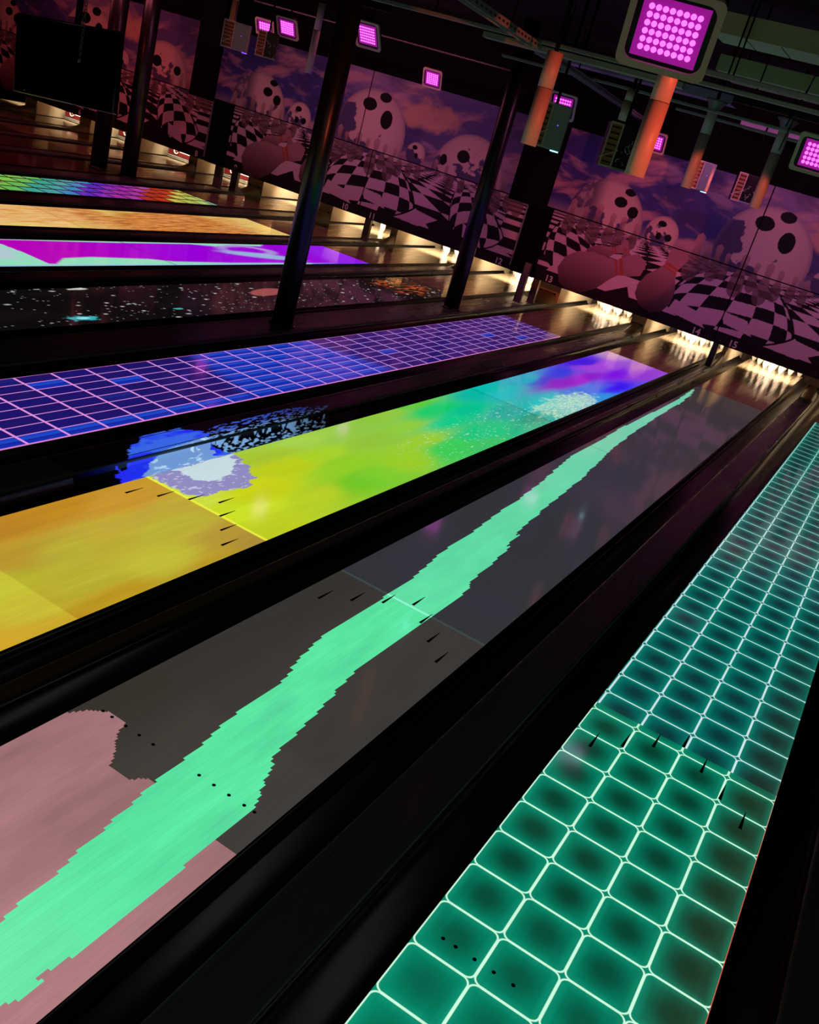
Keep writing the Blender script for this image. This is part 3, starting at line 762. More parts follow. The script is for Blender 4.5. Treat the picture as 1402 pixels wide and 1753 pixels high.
for n in (16, 15, 14, 13, 12, 11, 10, 9, 8, 7, 6, 5):
    xc = LANES[n] + LW / 2
    for dx, dy, w in ROWS:
        if pin0 is None:
            pin0 = thing('bowling_pin', '', 'bowling pin', (xc + dx, 18.288 + dy, 0.0))
            obj('pin_body', ME_PIN, pin0); obj('neck_band', ME_BAND, pin0); obj('neck_band', ME_BAND2, pin0)
            p = pin0
        else:
            p = copy_tree(pin0); p.location = (xc + dx, 18.288 + dy, 0.0)
        p['label'] = 'white bowling pin of %s, %s' % (NICK[n], w); p['group'] = 'white pins standing on lane %d' % n

# side boards (kickbacks), pit curtain, pin lamps behind the masking wall
for (a, b), (c0, c1) in DIV.items():
    mid = (c0 + c1) / 2; hw = max((c1 - c0) / 2 - 0.002, 0.03); kt = min(0.03, hw * 0.45)
    r = thing('kickback', 'cream side boards between %s and %s' % (NICK[a], NICK[b]), 'side board', (mid, 17.3, 0), 'cream side boards of the pin decks')
    MB().box(-hw, -hw + kt, 0, 2.4, -0.1, 0.95, 0.003).build('side_panel', M_cream, r)
    MB().box(hw - kt, hw, 0, 2.4, -0.1, 0.95, 0.003).build('side_panel', M_cream, r)
    MB().box(-hw + kt + .001, hw - kt - .001, 0.01, 0.04, -0.1, 0.95, 0.003).build('front_panel', M_cream, r)
    MB().box(-hw * .7, hw * .7, 0.0, 0.009, 0.13, 0.17, 0.001).build('latch_bar', M_dark, r)
for n in LANES:
    x0 = LANES[n]; xc = x0 + LW / 2
    r = thing('pin_light', 'warm strip light over the pins of %s' % NICK[n], 'lamp', (xc, 17.75, 0.66), 'strip lights over the pins')
    MB().box(-0.50, 0.50, -0.20, -0.17, -0.27, 0.22, 0.004).build('shade', M_cream, r)
    MB().box(-0.50, 0.50, -0.169, 0.12, 0.19, 0.22, 0.003).build('housing', M_cream, r)
    for sx in (-0.4, 0.4): MB().tube((sx, 0, 0.22), (sx, 0, 3.57), 0.006, 6).build('hanger', M_black, r)
    MB().tube((-0.16, 0.0, 0.03), (0.16, 0.0, 0.03), 0.03, 12).build('tube', M_tube, r)
    for sx in (-0.18, 0.17): MB().box(sx, sx + 0.01, -0.01, 0.01, 0.0, 0.19).build('holder', M_greysteel, r)
    lamp('AREA', 'pin_strip_lamp', (xc, 17.76, 0.62), (xc, 18.30, 0.0), 27.0 if n > 8 else 14.0, (1.0, 0.84, 0.62), 0.85, 0.06).data.spread = math.radians(125)
    rp = thing('pin_table', 'pale machine panel above the pins of %s' % NICK[n], 'machine panel', (xc, 18.95, 0.60), 'pale machine panels over the pins')
    MB().box(-0.50, -0.005, 0, 0.03, 0.0, 0.62, 0.006).build('front_plate', M_cream, rp); MB().box(0.005, 0.50, 0, 0.03, 0.0, 0.62, 0.006).build('front_plate', M_cream, rp)
    MB().box(-0.5, 0.5, -0.02, 0.05, -0.03, -0.002, 0.003).build('bottom_rail', M_greysteel, rp)
    for sx in (-0.45, 0.45): MB().box(sx - 0.01, sx + 0.01, 0.031, 0.045, 0.3, 3.64).build('hanger', M_black, rp)
    cu = MB()
    for k in range(24):
        t0 = x0 - 0.2 + k * (LW + 0.4) / 24; t1 = t0 + (LW + 0.4) / 24
        cu.add([(t0, 19.45 + 0.02 * (k % 2), -0.2), (t1, 19.45 + 0.02 * ((k + 1) % 2), -0.2), (t1, 19.45 + 0.02 * ((k + 1) % 2), 1.0), (t0, 19.45 + 0.02 * (k % 2), 1.0)], [(0, 1, 2, 3)], True)
    tag(cu.build('pit_curtain', M_curtain), 'dark brown pit curtain behind the pins of %s' % NICK[n], 'curtain', 'pit curtains')

# ------------------------------------------------------------------ printed masking wall
def mural(U, V):
    c = np.zeros(U.shape + (3,))
    sky = np.array((0.055, 0.06, 0.27)); c[:] = sky
    c = mixc(c, sst(U, -0.6, 1.6) * 0.3, (0.30, 0.22, 0.36)); c = mixc(c, sst(V, 2.2, 3.1) * sst(np.abs(U - 0.2), 1.4, 0.4) * 0.7, (0.42, 0.30, 0.42))
    a = 0.33
    cl = fbm((U + V * 1.5) * 0.8, (V - U * a) * 3.3, 11, 5)
    c = mixc(c, sst(cl, 0.50, 0.70) * 0.85, (0.62, 0.36, 0.38))
    cl2 = fbm(U * 1.4 + 5, V * 4.0 + U * 1.0, 23, 5)
    c = mixc(c, sst(cl2, 0.58, 0.72) * 0.55, (0.60, 0.40, 0.46))
    c = mixc(c, sst(fbm(U * 1.0, V * 2.6, 35, 4), 0.55, 0.70) * 0.5, (0.05, 0.04, 0.12))
    c = mixc(c, sst(np.hypot((U - 1.25) / .75, (V - 2.62) / .30) + (fbm(U * 4, V * 5, 3) - .5) * 1.2, 1.0, 0.4) * 0.9, (0.70, 0.40, 0.28))
    c = mixc(c, sst(V, 2.0, 1.72) * 0.6, (0.45, 0.36, 0.48))
    VH = 1.86
    # floor: chequered plane with a waved surface
    f = V < VH - 0.10
    t = np.maximum(VH - V, 0.02)
    bump = np.zeros_like(U); gx = np.zeros_like(U)
    Z = 1.0 / t; Xf = U * Z
    ck = (np.floor(Xf * 1.25 + 0.25) + np.floor(Z * 2.1 + 0.35)) % 2
    light = (0.78, 0.58, 0.66); dark = (0.012, 0.008, 0.012)
    fl = np.where(ck[..., None] > 0.5, np.array(light), np.array(dark))
    # stripes running away at both ends
    st = (np.floor(7.5 / (t + 0.25)) % 2) > 0.5
    se = (U < -2.98 - (V - 1.0) * 0.25) | (U > 2.98 + (V - 1.0) * 0.10)
    fl = np.where((se & (V > 0.78))[..., None], np.where(st[..., None], np.array(light), np.array(dark)), fl)
    # hills: chequered bulges, rows of tiles growing towards the viewer, columns closing up at the crown
    for hu, vt, vb, Wd, ncol, nrow, lean, top_u, ph in ((2.62, 1.62, 0.70, 0.60, 3.3, 6.5, 0.9, 2.15, 0.2), (-2.78, 1.66, 0.74, 0.56, 3.6, 7.0, -0.9, -3.02, 0.4), (0.10, 1.74, 0.60, 1.12, 5.2, 7.6, 0.7, 0.05, 0.1)):
        q = (vt - V) / (vt - vb); qc = np.clip(q, 0.001, 1.4)
        cu = hu + (top_u - hu) * (1 - np.clip(qc, 0, 1)) ** 1.5
        wd = Wd * np.sqrt(np.clip(1 - (1 - np.clip(qc, 0, 1)) ** 2, 0.0, 1)) ** 0.9
        x = (U - cu) / np.maximum(wd, 0.02)
        ins = (np.abs(x) < 1) & (q > 0.02) & (q < 1.0 - 0.30 * x * x - 0.04 * x) & (V < VH - 0.05)
        ax = np.arcsin(np.clip(x, -1, 1)) / (math.pi / 2)
        rw = nrow * np.log1p(7 * qc) / math.log(8) + lean * ax - 0.8 * ax * ax
        cl_ = ax * ncol * 0.72 + ph + 0.9 * (qc - 0.5) * lean
        hc = (np.floor(rw) + np.floor(cl_)) % 2
        hcol = np.where(hc[..., None] > 0.5, np.array(light) * 0.97, np.array(dark))
        fl = np.where(ins[..., None], hcol, fl)
        edge = (np.abs(x) < 1.05) & (q > 0.02) & (q < 1.03 - 0.30 * x * x - 0.04 * x) & ~ins & (V < VH - 0.05)
        fl = np.where(edge[..., None], np.array(dark), fl)
    c = np.where(f[..., None], fl, c)
    hz = sst(np.abs(V - (VH - 0.12)), 0.10, 0.0) * 0.5
    c = mixc(c, hz, (0.34, 0.20, 0.24))
    # black foot of the board with the first row of big tiles above it
    c = np.where((V < 0.72)[..., None], np.array(dark), c)
    for poly in ([(-2.50, .715), (-2.88, .715), (-3.28, .86), (-2.96, .86)] and [(-3.22, .73), (-2.62, .73), (-2.78, .86), (-3.10, .88)],
                 [(-1.62, .75), (-0.98, .78), (-1.08, .95), (-1.75, 1.0)],
                 [(-0.92, .76), (-0.22, .68), (-0.42, .90), (-0.85, .98)],
                 [(0.85, .72), (1.35, .70), (1.72, .92), (1.22, .98)], [(0.05, .86), (0.55, .80), (0.40, 1.02), (-0.05, 1.05)],
                 [(2.30, .78), (2.72, .70), (2.62, .92), (2.25, 1.02)]):
        c = np.where((inside(poly, U, V))[..., None], np.array(light) * 0.97, c)
    # glass balls with continents
    for bu, bv, r, holes, pal in ((-2.50, 1.83, 0.68, [(-2.31, 2.19, .115, .085), (-2.055, 2.085, .095, .095), (-2.20, 2.38, .10, .06)], 0),
                             (-1.46, 1.90, 0.29, [(-1.50, 2.06, .075, .05), (-1.50, 1.86, .05, .06), (-1.33, 1.87, .06, .06)], 1),
                             (0.20, 2.04, 0.78, [(0.07, 2.53, .155, .115), (0.38, 2.71, .13, .085), (0.50, 2.34, .13, .165)], 2),
                             (1.28, 1.92, 0.21, [(1.24, 2.03, .055, .04), (1.30, 1.90, .04, .045)], 1),
                             (2.42, 1.80, 0.74, [(2.26, 2.13, .13, .11), (1.88, 1.98, .07, .10), (2.85, 2.05, .10, .09)], 3)):
        s = np.hypot(U - bu, V - bv) / r; ins = s < 1
        sh = np.sqrt(np.clip(1 - s * s, 0, 1))
        cont = fbm((U - bu) / r * 2.3 + bu * 3, (V - bv) / r * 2.3 + 9 + pal, 50 + pal * 7, 5)
        pale = np.array((0.80, 0.58, 0.52)); blue = np.array((0.05, 0.05, 0.16))
        bias = (-(U - bu) / r * 0.10 - (V - bv) / r * 0.26) + (0.10 if pal == 0 else 0.0) * (-(U - bu) / r)
        land = sst(cont + bias, 0.50, 0.54)
        col = pale[None, None, :] * (0.65 + 0.4 * sh)[..., None]
        col = mixc(col, land * 0.93, blue)
        col = mixc(col, sst(s, 0.90, 1.0) * 0.45, (0.25, 0.18, 0.30))
        if pal == 0:
            col = mixc(col, sst(U, -2.55, -2.85) * 0.85, (0.08, 0.07, 0.16))
            col = mixc(col, sst(U, -2.75, -2.9) * sst(fbm(U * 7, V * 6, 91), .5, .65), (0.50, 0.38, 0.38))
        clip = ins & (V > VH - 0.16 + 0.02 * np.sin(U * 9))
        c = np.where(clip[..., None], col, c)
        for hx, hy, a1, b1 in holes:
            hm = (np.hypot((U - hx) / a1, (V - hy) / b1) < 1) & clip
            c = np.where(hm[..., None], np.array((0.006, 0.004, 0.008)), c)
    # standing pins along the horizon, dim brown
    def pin_poly(px, pz, h, w, ang=0.0):
        pr = [(0.0, 0.18), (0.10, 0.42), (0.25, 0.50), (0.42, 0.44), (0.58, 0.26), (0.68, 0.18), (0.80, 0.24), (0.92, 0.26), (1.0, 0.0)]
        pts = [(x * w, z * h) for z, x in pr] + [(-x * w, z * h) for z, x in pr[::-1]]
        ca, sa = math.cos(ang), math.sin(ang)
        return [(px + x * ca - z * sa, pz + x * sa + z * ca) for x, z in pts]
    rs = np.random.default_rng(3)
    for px, pz, h in [(-3.1, 1.42, .62), (-2.85, 1.48, .5), (-2.62, 1.38, .70), (-2.35, 1.45, .55), (-2.15, 1.40, .60), (-1.9, 1.50, .46), (-1.05, 1.45, .45), (-0.80, 1.32, .80), (-0.62, 1.5, .5),
                      (-0.45, 1.42, .62), (-0.28, 1.5, .45), (0.0, 1.30, .72), (0.22, 1.45, .5), (0.42, 1.30, .70), (0.62, 1.42, .52), (0.85, 1.48, .45), (1.05, 1.5, .42), (1.75, 1.46, .5), (2.0, 1.5, .42), (2.75, 1.36, .62), (3.0, 1.45, .6), (3.2, 1.42, .65)]:
        m = inside(pin_poly(px, pz, h, h * 0.36), U, V)
        lo = 0.5 + 0.5 * sst(V, pz, pz + h)
        col = np.array((0.46, 0.27, 0.27))[None, None, :] * (0.35 + 0.85 * sst(V, pz + h * .3, pz + h))[..., None]
        c = np.where(m[..., None], c * 0.20 + col * 0.8, c)
    # fallen pins in the foreground (left part)
    def big_pin(px, pz, h, w, ang, bandz=0.70):
        nonlocal c
        P = pin_poly(px, pz, h, w, ang); m = inside(P, U, V)
        ca, sa = math.cos(ang), math.sin(ang)
        lx = ((U - px) * ca + (V - pz) * sa) / (w * 0.5); lz = (-(U - px) * sa + (V - pz) * ca) / h
        sh = np.clip(0.78 - 0.36 * lx * 1.0 + 0.30 * (V - pz) / h, 0.10, 1.05) if False else np.clip(0.25 + 1.05 * (V - (min(p[1] for p in P))) / (max(p[1] for p in P) - min(p[1] for p in P)), 0.1, 1.0)
        col = np.array((0.46, 0.24, 0.27))[None, None, :] * (sh ** 1.5)[..., None]
        band = (np.abs(lz - bandz) < 0.018) | (np.abs(lz - bandz + 0.055) < 0.012)
        col = np.where(band[..., None], np.array((0.50, 0.10, 0.05)), col)
        c = np.where(m[..., None], col, c)
    big_pin(-2.62, 1.16, 0.80, 0.30, math.radians(-62))
    big_pin(-1.75, 1.10, 0.62, 0.26, math.radians(28))
    big_pin(-1.30, 0.66, 1.18, 0.66, math.radians(-14))
    big_pin(-2.98, 0.72, 1.60, 0.72, math.radians(-66), 0.72)
    return c
def board_mesh(name, u0, u1, v0, v1, d=0.0085):
    nx = int((u1 - u0) / d) + 1; nz = int((v1 - v0) / d) + 1
    U, V = np.meshgrid(np.linspace(u0, u1, nx), np.linspace(v0, v1, nz))
    return grid_mesh(name, U, np.zeros_like(U), V, mural(U, V), M_print)
ZS, ZT, ZB = 1.758, 3.10, 0.519
EDGE = 3.42
pieces = {'lower left': (board_mesh('print', -EDGE, -0.010, ZB, ZS - 0.009), -EDGE, -0.010, ZB, ZS - 0.009),
          'lower right': (board_mesh('print', 0.010, EDGE, ZB, ZS - 0.009), 0.010, EDGE, ZB, ZS - 0.009),
          'upper left': (board_mesh('print', -3.62, -0.010, ZS + 0.009, ZT), -3.62, -0.010, ZS + 0.009, ZT),
          'upper right': (board_mesh('print', 0.010, EDGE, ZS + 0.009, ZT), 0.010, EDGE, ZS + 0.009, ZT)}
def number_mesh(txt, size):
    cu = bpy.data.curves.new('n', 'FONT'); cu.body = txt; cu.size = size; cu.align_x = 'CENTER'; cu.extrude = 0.0015; cu.offset = 0.004
    to = bpy.data.objects.new('n', cu); COL.objects.link(to); bpy.context.view_layer.update()
    me = bpy.data.meshes.new_from_object(to); bpy.data.objects.remove(to)
    me.materials.clear(); me.materials.append(M_number); return me
UNITS = [(-0.27, -0.27, ('13', '14', '15', '16'), 'at right'), (-7.58, -7.95, ('9', '10', '11', '12'), 'in the middle'), (-14.93, -15.50, ('5', '6', '7', '8'), 'at left'), (-22.3, -22.9, ('1', '2', '3', '4'), 'far left')]
for xl, xu, nums, nm in UNITS:
    for key, (me, u0, u1, v0, v1) in pieces.items():
        xo = xl if 'lower' in key else xu
        if nm == 'far left' and 'left' in key: continue
        what = {'lower left': 'chequers and fallen pins', 'lower right': 'chequered waves and stripes', 'upper left': 'sky and globe ball', 'upper right': 'sky and big balls'}[key]
        r = thing('masking_panel', '%s board of the printed wall %s, %s' % (key, nm, what), 'printed panel', (xo, YM, 0), 'printed masking boards above the lanes')
        obj('print', me, r, (0, -0.0005, 0))
        MB().box(u0, u1, 0.0, 0.02, v0, v1).build('board', M_black, r)
        MB().box(u0, u1, 0.021, 0.026, v0, v1).build('backing', M_cream, r)
        if 'right' in key: MB().box(-0.05, 0.05, 0.027, 0.037, v0, v1).build('seam_light_block', M_black, r)  # unseen strip added to stop light leaking through the seam
        if 'lower' in key:
            ks = (nums[0], -3.12, nums[1], -0.325) if 'left' in key else (nums[2], 0.325, nums[3], 3.15)
            for q in (0, 2):
                o = obj('lane_number', number_mesh(ks[q], 0.155), r, (ks[q + 1], -0.004, 0.545)); o.rotation_euler = (math.pi / 2, 0, 0)
            for bx in (u0 + 0.10, (u0 + u1) / 2, u1 - 0.10):
                MB().tube((bx, -0.005, ZB + 0.06), (bx, 0.0, ZB + 0.06), 0.008, 8).build('bolt', M_greysteel, r)

# black box pillars on the wall between the printed units, thin steel strip, grey posts under them
for x, lab in ((-3.95, 'between lanes 12 and 13'), (-11.28, 'between lanes 8 and 9'), (-18.6, 'between lanes 4 and 5')):
    r = thing('box_pillar', 'wide matt black box pillar %s, in front of the printed wall' % lab, 'pillar', (x, 0, 0), 'black box pillars on the printed wall')
    MB().box(-0.36 + (0.02 if x > -5 else 0.05), 0.36 - (0.01 if x > -5 else 0.1), 15.0, 15.12, 1.74, 4.24, 0.004).build('upper_casing', M_black, r)
    g0, g1, h0, h1 = {-3.95: (-4.155, -3.695, -4.525, -3.895), -11.28: (-11.505, -11.005, -12.07, -11.575), -18.6: (-18.875, -18.355, -19.47, -19.13)}[x]
    MB().box(g0 - x, g1 - x, 15.70, 15.78, 0.519, 1.75, 0.004).build('lower_casing', M_black, r)
    MB().box(h0 - x, h1 - x, 15.70, 15.78, 1.76, 3.10, 0.004).build('rear_casing', M_black, r)
    MB().box(g0 - x - 0.015, g0 - x, 15.66, 15.70, 0.60, 1.74, 0.002).build('steel_strip', M_galv, r)
    # bracket joins the two casings
    MB().box(-0.1, 0.1, 15.12, 15.70, 2.9, 3.0).build('bracket', M_black, r)
for x, y, w, lab in ((-3.80, 15.62, 0.11, 'grey steel post by lane 12, left of the pair'), (-3.69, 16.02, 0.11, 'grey steel post by lane 13, right of the pair'),
                  (-7.50, 16.10, 0.12, 'grey steel post between the orange and magenta lanes'), (-0.27, 16.25, 0.09, 'grey steel post between the cyan and mint river lanes'),
                  (-11.27, 15.95, 0.16, 'grey steel post beside lane 8, left of the pair'), (-10.98, 16.15, 0.15, 'grey steel post beside lane 9, right of the pair')):
    r = thing('steel_post', lab, 'post', (x, y, 0.034), 'steel posts under the printed wall')
    MB().box(-w / 2, w / 2, -0.02, 0.06, 0.012, 0.72, 0.004).build('upright', M_greysteel, r)
    MB().box(-w / 2 - 0.012, -w / 2 - 0.001, -0.03, 0.07, 0.012, 0.70, 0.002).build('edge_plate', M_black, r)
    MB().box(-w / 2 - 0.03, w / 2 + 0.03, -0.04, 0.08, 0.0, 0.011, 0.002).build('foot_plate', M_greysteel, r)
# round columns standing on the dividers
for x, y, rad, lab in ((-3.86, 8.45, 0.125, 'nearest round black column, on the divider beside the starry lane'), (-3.84, 12.98, 0.125, 'second round black column, on the same divider closer to the printed wall'),
                  (-11.53, 13.62, 0.15, 'round black column beyond the rainbow lane, right of the black screen'), (-12.12, 13.42, 0.16, 'round black column partly hidden behind the black screen')):
    r = thing('pipe_column', lab, 'column', (x, y, 0.02), 'round black columns')
    MB().tube((0, 0, 0.0), (0, 0, 4.23), rad, 32).build('shaft', M_pillar, r)
    MB().lathe([(rad + 0.001, 0.0), (rad + 0.03, 0.0), (rad + 0.03, 0.012), (rad + 0.001, 0.03)], seg=32).build('collar', M_pillar, r)
# sweep bars lowered in front of the pins of the unlit lanes at left: red board with a white crescent mark
for n in (5, 6, 7, 8):
    w = 0.98
    r = thing('sweep_bar', 'red sweep bar with white crescent mark, lowered before the pins of %s' % NICK[n], 'sweep bar', (LANES[n] + LW / 2, 17.98, 0.0), 'red sweep bars at left')
    MB().box(-w / 2, w / 2, 0, 0.03, 0.10, 0.30, 0.004).build('board', M_sign, r)
    pts = [(-w * 0.25 + 0.065 * math.cos(a), -0.008, 0.21 + 0.065 * math.sin(a)) for a in [math.radians(60 + k * 20) for k in range(15)]]
    mb = MB(); mb.path(pts, 0.013, 6); mb.path([(-w * .25, -.008, .21), (-w * .25 + .05, -.008, .24)], 0.010, 6); mb.build('crescent_mark', M_signw, r)
    MB().box(-w * 0.14, w * 0.44, -0.004, -0.0005, 0.20, 0.215).build('stripe', M_signw, r)
    MB().box(-w / 2, w / 2, -0.02, 0.02, 0.03, 0.05, 0.004).build('lower_bar', M_galv, r)
    MB().box(-w / 2, w / 2, -0.02, 0.02, 0.066, 0.085, 0.004).build('lower_bar', M_galv, r)
    for sx in (-1, 1): MB().box(sx * (w / 2 + 0.012) - 0.008, sx * (w / 2 + 0.012) + 0.008, -0.01, 0.60, 0.02, 0.34, 0.003).build('arm', M_greysteel, r)

# ------------------------------------------------------------------ things under the ceiling
def pole(p, zb, zt, rad, lab, flange=False):
    r = thing('hanging_pole', lab, 'pole', (p[0], p[1], zb), 'poles hanging from the ceiling rails')
    zs = zb + (zt - zb) * 0.62
    MB().tube((0, 0, 0), (0, 0, zs - zb - 0.002), rad, 20).build('lower_tube', M_pole, r)
    MB().tube((0, 0, zs - zb + 0.002), (0, 0, zt - zb), rad * 0.98, 20).build('upper_tube', M_pole, r)
    MB().tube((0, 0, zs - zb - 0.004), (0, 0, zs - zb + 0.004), rad * 0.9, 12).build('joint', M_dark, r)
    if flange:
        MB().lathe([(rad, -0.14), (rad * 1.05, -0.10), (rad * 1.5, -0.04), (rad * 2.0, -0.02), (rad * 2.0, 0.0), (0, 0.0)], (0, 0, zt - zb), 20).build('flange', M_greysteel, r)
    MB().tube((0, 0, zt - zb), (0, 0, 4.24 - zb), 0.02, 8).build('drop_rod', M_black, r)
    return r
pole((-0.93, 7.12), 2.705, 3.44, 0.068, 'red lit hanging pole left of the first silver projector, over lane 14')
pole((0.40, 5.90), 2.72, 3.50, 0.070, 'nearest red lit hanging pole, right below the big purple floodlight')
pole((-0.47, 11.0), 2.72, 3.70, 0.062, 'hanging pole with flared top, second from right', True)
pole((0.31, 11.3), 2.72, 3.72, 0.062, 'rightmost hanging pole with flared top', True)
pole((-0.86, 9.15), 3.16, 3.46, 0.055, 'short pole stub above the second silver projector')
pole((-8.62, 12.35), 2.98, 3.75, 0.055, 'thin hanging pole above the leftmost silver projector')
pole((-7.17, 12.6), 2.74, 3.75, 0.056, 'thin hanging pole beside the smaller purple floodlights at left')

def projector(loc, rz, lab, sz=(0.30, 0.20, 0.40), lens=M_lens, opened=False, tilt=0.0):
    """upright projector: filter grille on one face, plain silver case, glowing lens edge at the bottom"""
    r = thing('projector', lab, 'projector', loc, 'projectors under the ceiling', rz)
    r.rotation_euler[1] = tilt
    w, d, h = sz
    MB().box(-w / 2, w / 2, -d / 2, d / 2, -h / 2, h / 2, 0.008).build('case', M_silver if not opened else M_housing, r)
    gx0, gx1 = -w / 2, -w / 2 + w * 0.42
    fr = MB()
    for a0, a1, b0, b1 in ((gx0, gx1, -h / 2, -h / 2 + 0.018), (gx0, gx1, h / 2 - 0.018, h / 2), (gx0, gx0 + 0.014, -h / 2 + 0.019, h / 2 - 0.019), (gx1 - 0.014, gx1, -h / 2 + 0.019, h / 2 - 0.019)):
        fr.box(a0, a1, -d / 2 - 0.014, -d / 2 - 0.001, b0, b1)
    fr.build('grille_frame', M_pole, r)
    g = MB().box(gx0 + 0.015, gx1 - 0.015, -d / 2 - 0.005, -d / 2 - 0.001, -h / 2 + 0.02, h / 2 - 0.02).build('filter', M_grille, r)
    for k in range(7):
        z = -h / 2 + 0.045 + k * (h - 0.09) / 6
        MB().box(gx0 + 0.02, gx1 - 0.02, -d / 2 - 0.011, -d / 2 - 0.006, z - 0.006, z + 0.006).build('slat', M_dark, r)
    br = MB().box(-0.005, 0.005, -d / 2 - 0.0135, -d / 2 - 0.0115, -0.09, 0.09); br.xf(Matrix.Translation(((gx0 + gx1) / 2, 0, -h * 0.2)) @ Matrix.Rotation(math.radians(58), 4, 'Y')); br.build('brace', M_pole, r)
    if opened:
        cb = MB(); rr = random.Random(len(lab))
        for k in range(9):
            x = rr.uniform(gx1 + 0.01, w / 2 - 0.02); z = rr.uniform(-h / 2 + 0.03, h / 2 - 0.12)
            cb.path([(x, -d / 2 - 0.004, z), (x + rr.uniform(-.03, .03), -d / 2 - 0.02, z + rr.uniform(-.04, .04)), (x + rr.uniform(-.04, .04), -d / 2 - 0.004, z + rr.uniform(-.06, .06))], 0.004, 6)
        cb.build('cable_loops', M_galv, r)
        MB().box(gx1, w / 2, -d / 2 - 0.012, -d / 2 - 0.001, -h / 2, -h / 2 + 0.02, 0.002).build('connector_plate', M_silver, r)
    else:
        MB().box(w / 2 - 0.08, w / 2 - 0.01, -d / 2 + 0.02, d / 2 - 0.02, -h / 2 - 0.012, -h / 2 - 0.001, 0.003).build('lens', lens, r)
        MB().tube((w * 0.2, -d / 2 - 0.003, 0.02), (w * 0.2, -d / 2, 0.02), 0.005, 8).build('status_light', M_lensb, r)
    MB().tube((0.0, 0.0, h / 2), (0.0, 0.0, 4.24 - loc[2]), 0.014, 8).build('hanger', M_black, r)
    return r
projector((-1.22, 8.20, 2.912), math.radians(26), 'large silver projector with brown grille, right of the red pole')
projector((-0.60, 8.48, 2.905), math.radians(26), 'large projector with cables exposed, second from left of the big ones', opened=True)
projector((-1.07, 14.17, 2.925), math.radians(20), 'small silver projector in front of the masking wall over lane 14')
projector((-0.47, 14.42, 2.93), math.radians(20), 'small projector with cables exposed at the rightmost pole', opened=True)
projector((-8.38, 12.22, 2.96), math.radians(34), 'silver projector with violet lens glow, leftmost of all', (0.42, 0.20, 0.40), M_lensb)
projector((-7.92, 12.43, 2.965), math.radians(34), 'projector with cables exposed, below the left purple floodlights', (0.32, 0.2, 0.38), opened=True)

def floodlight(loc, w, h, face, lab, nx=8, ny=6, glow=6.0):
    r = thing('floodlight', lab, 'floodlight', loc, 'purple led floodlights')
    f = Vector(face).normalized(); r.rotation_euler = f.to_track_quat('-Y', 'Z').to_euler()
    MB().box(-w / 2, w / 2, 0.0, 0.05, -h / 2, h / 2, 0.012).build('housing', M_housing, r)
    t = 0.022 * w / 0.35; fr = MB()
    # rounded rim
    def rr_(a, b, rad, n=5):
        p = []
        for cx, cz, a0 in ((a - rad, b - rad, 0), (-a + rad, b - rad, 90), (-a + rad, -b + rad, 180), (a - rad, -b + rad, 270)):
            for k in range(n + 1):
                an = math.radians(a0 + 90 * k / n); p.append((cx + rad * math.cos(an), cz + rad * math.sin(an)))
        return p
    o_, i_ = rr_(w / 2 + 0.003, h / 2 + 0.003, 0.03), rr_(w / 2 - t, h / 2 - t, 0.04)
    n = len(o_)
    vs = [(x, y, z) for y in (-0.016, 0.012) for ring in (o_, i_) for x, z in ring]
    fs = []
    for k in range(n):
        k2 = (k + 1) % n
        fs += [(k, k2, n + k2, n + k), (2 * n + k, 3 * n + k, 3 * n + k2, 2 * n + k2), (k, 2 * n + k, 2 * n + k2, k2), (n + k, n + k2, 3 * n + k2, 3 * n + k)]
    fr.add(vs, fs); fr.build('rim', M_frame, r)
    iw, ih = w * 0.62, h * 0.60
    MB().box(-iw / 2 - .02, iw / 2 + .02, -0.004, -0.001, -ih / 2 - .02, ih / 2 + 0.02).build('reflector_plate', M_ledplate, r)
    led = MB().lathe([(0.0001, 0.012), (0.006, 0.0105), (0.0105, 0.006), (0.012, 0.0)], seg=10)
    led.xf(Matrix.Rotation(math.radians(90), 4, 'X')); s = min(iw / nx, ih / ny) / 0.028; led.xf(Matrix.Scale(s, 4))
    me = led.mesh('led', M_led)
    for a in range(nx):
        for b in range(ny):
            obj('led', me, r, (-iw / 2 + (a + .5) * iw / nx, -0.0045, -ih / 2 + (b + .5) * ih / ny))
    MB().box(-0.06, 0.06, 0.05, 0.062, -0.02, h / 2 + 0.06).build('bracket', M_black, r)
    # stem to the ceiling (in world axes)
    st = MB().tube((0, 0, 0), (0, 0, 4.24 - loc[2]), 0.010, 8)
    st.xf(r.rotation_euler.to_matrix().inverted().to_4x4()); st.xf(Matrix.Translation((0, 0.055, 0)) ); st.build('stem', M_black, r)
    return r
down = lambda x, y, z: (x, y, z)
floodlight((1.235, 2.92, 3.245), 0.335, 0.285, (0.22, -0.86, -0.42), 'biggest purple floodlight at top right, individual leds visible', glow=7)
floodlight((-4.84, 10.40, 3.372), 0.36, 0.36, (0.05, -0.80, -0.60), 'purple floodlight above the mural over lanes 10 and 11, second largest')
floodlight((-7.763, 12.645, 3.287), 0.36, 0.34, (0.15, -0.80, -0.58), 'purple floodlight with pinkish rim, above the left projectors', 7, 6)
floodlight((-9.65, 14.5, 3.27), 0.36, 0.30, (0.2, -0.8, -0.55), 'small purple floodlight touching the left projectors', 5, 4)
floodlight((-6.04, 14.52, 3.204), 0.34, 0.32, (0.15, -0.85, -0.5), 'small square purple floodlight at the top edge of the mural of lane 11', 6, 6)
floodlight((-2.813, 12.40, 3.262), 0.38, 0.36, (0.15, -0.85, -0.50), 'purple floodlight half hidden behind the large silver projector', 7, 5)
floodlight((-2.25, 15.35, 3.222), 0.36, 0.34, (0.1, -0.85, -0.5), 'smallest purple floodlight, right of the nearest red pole', 6, 5)
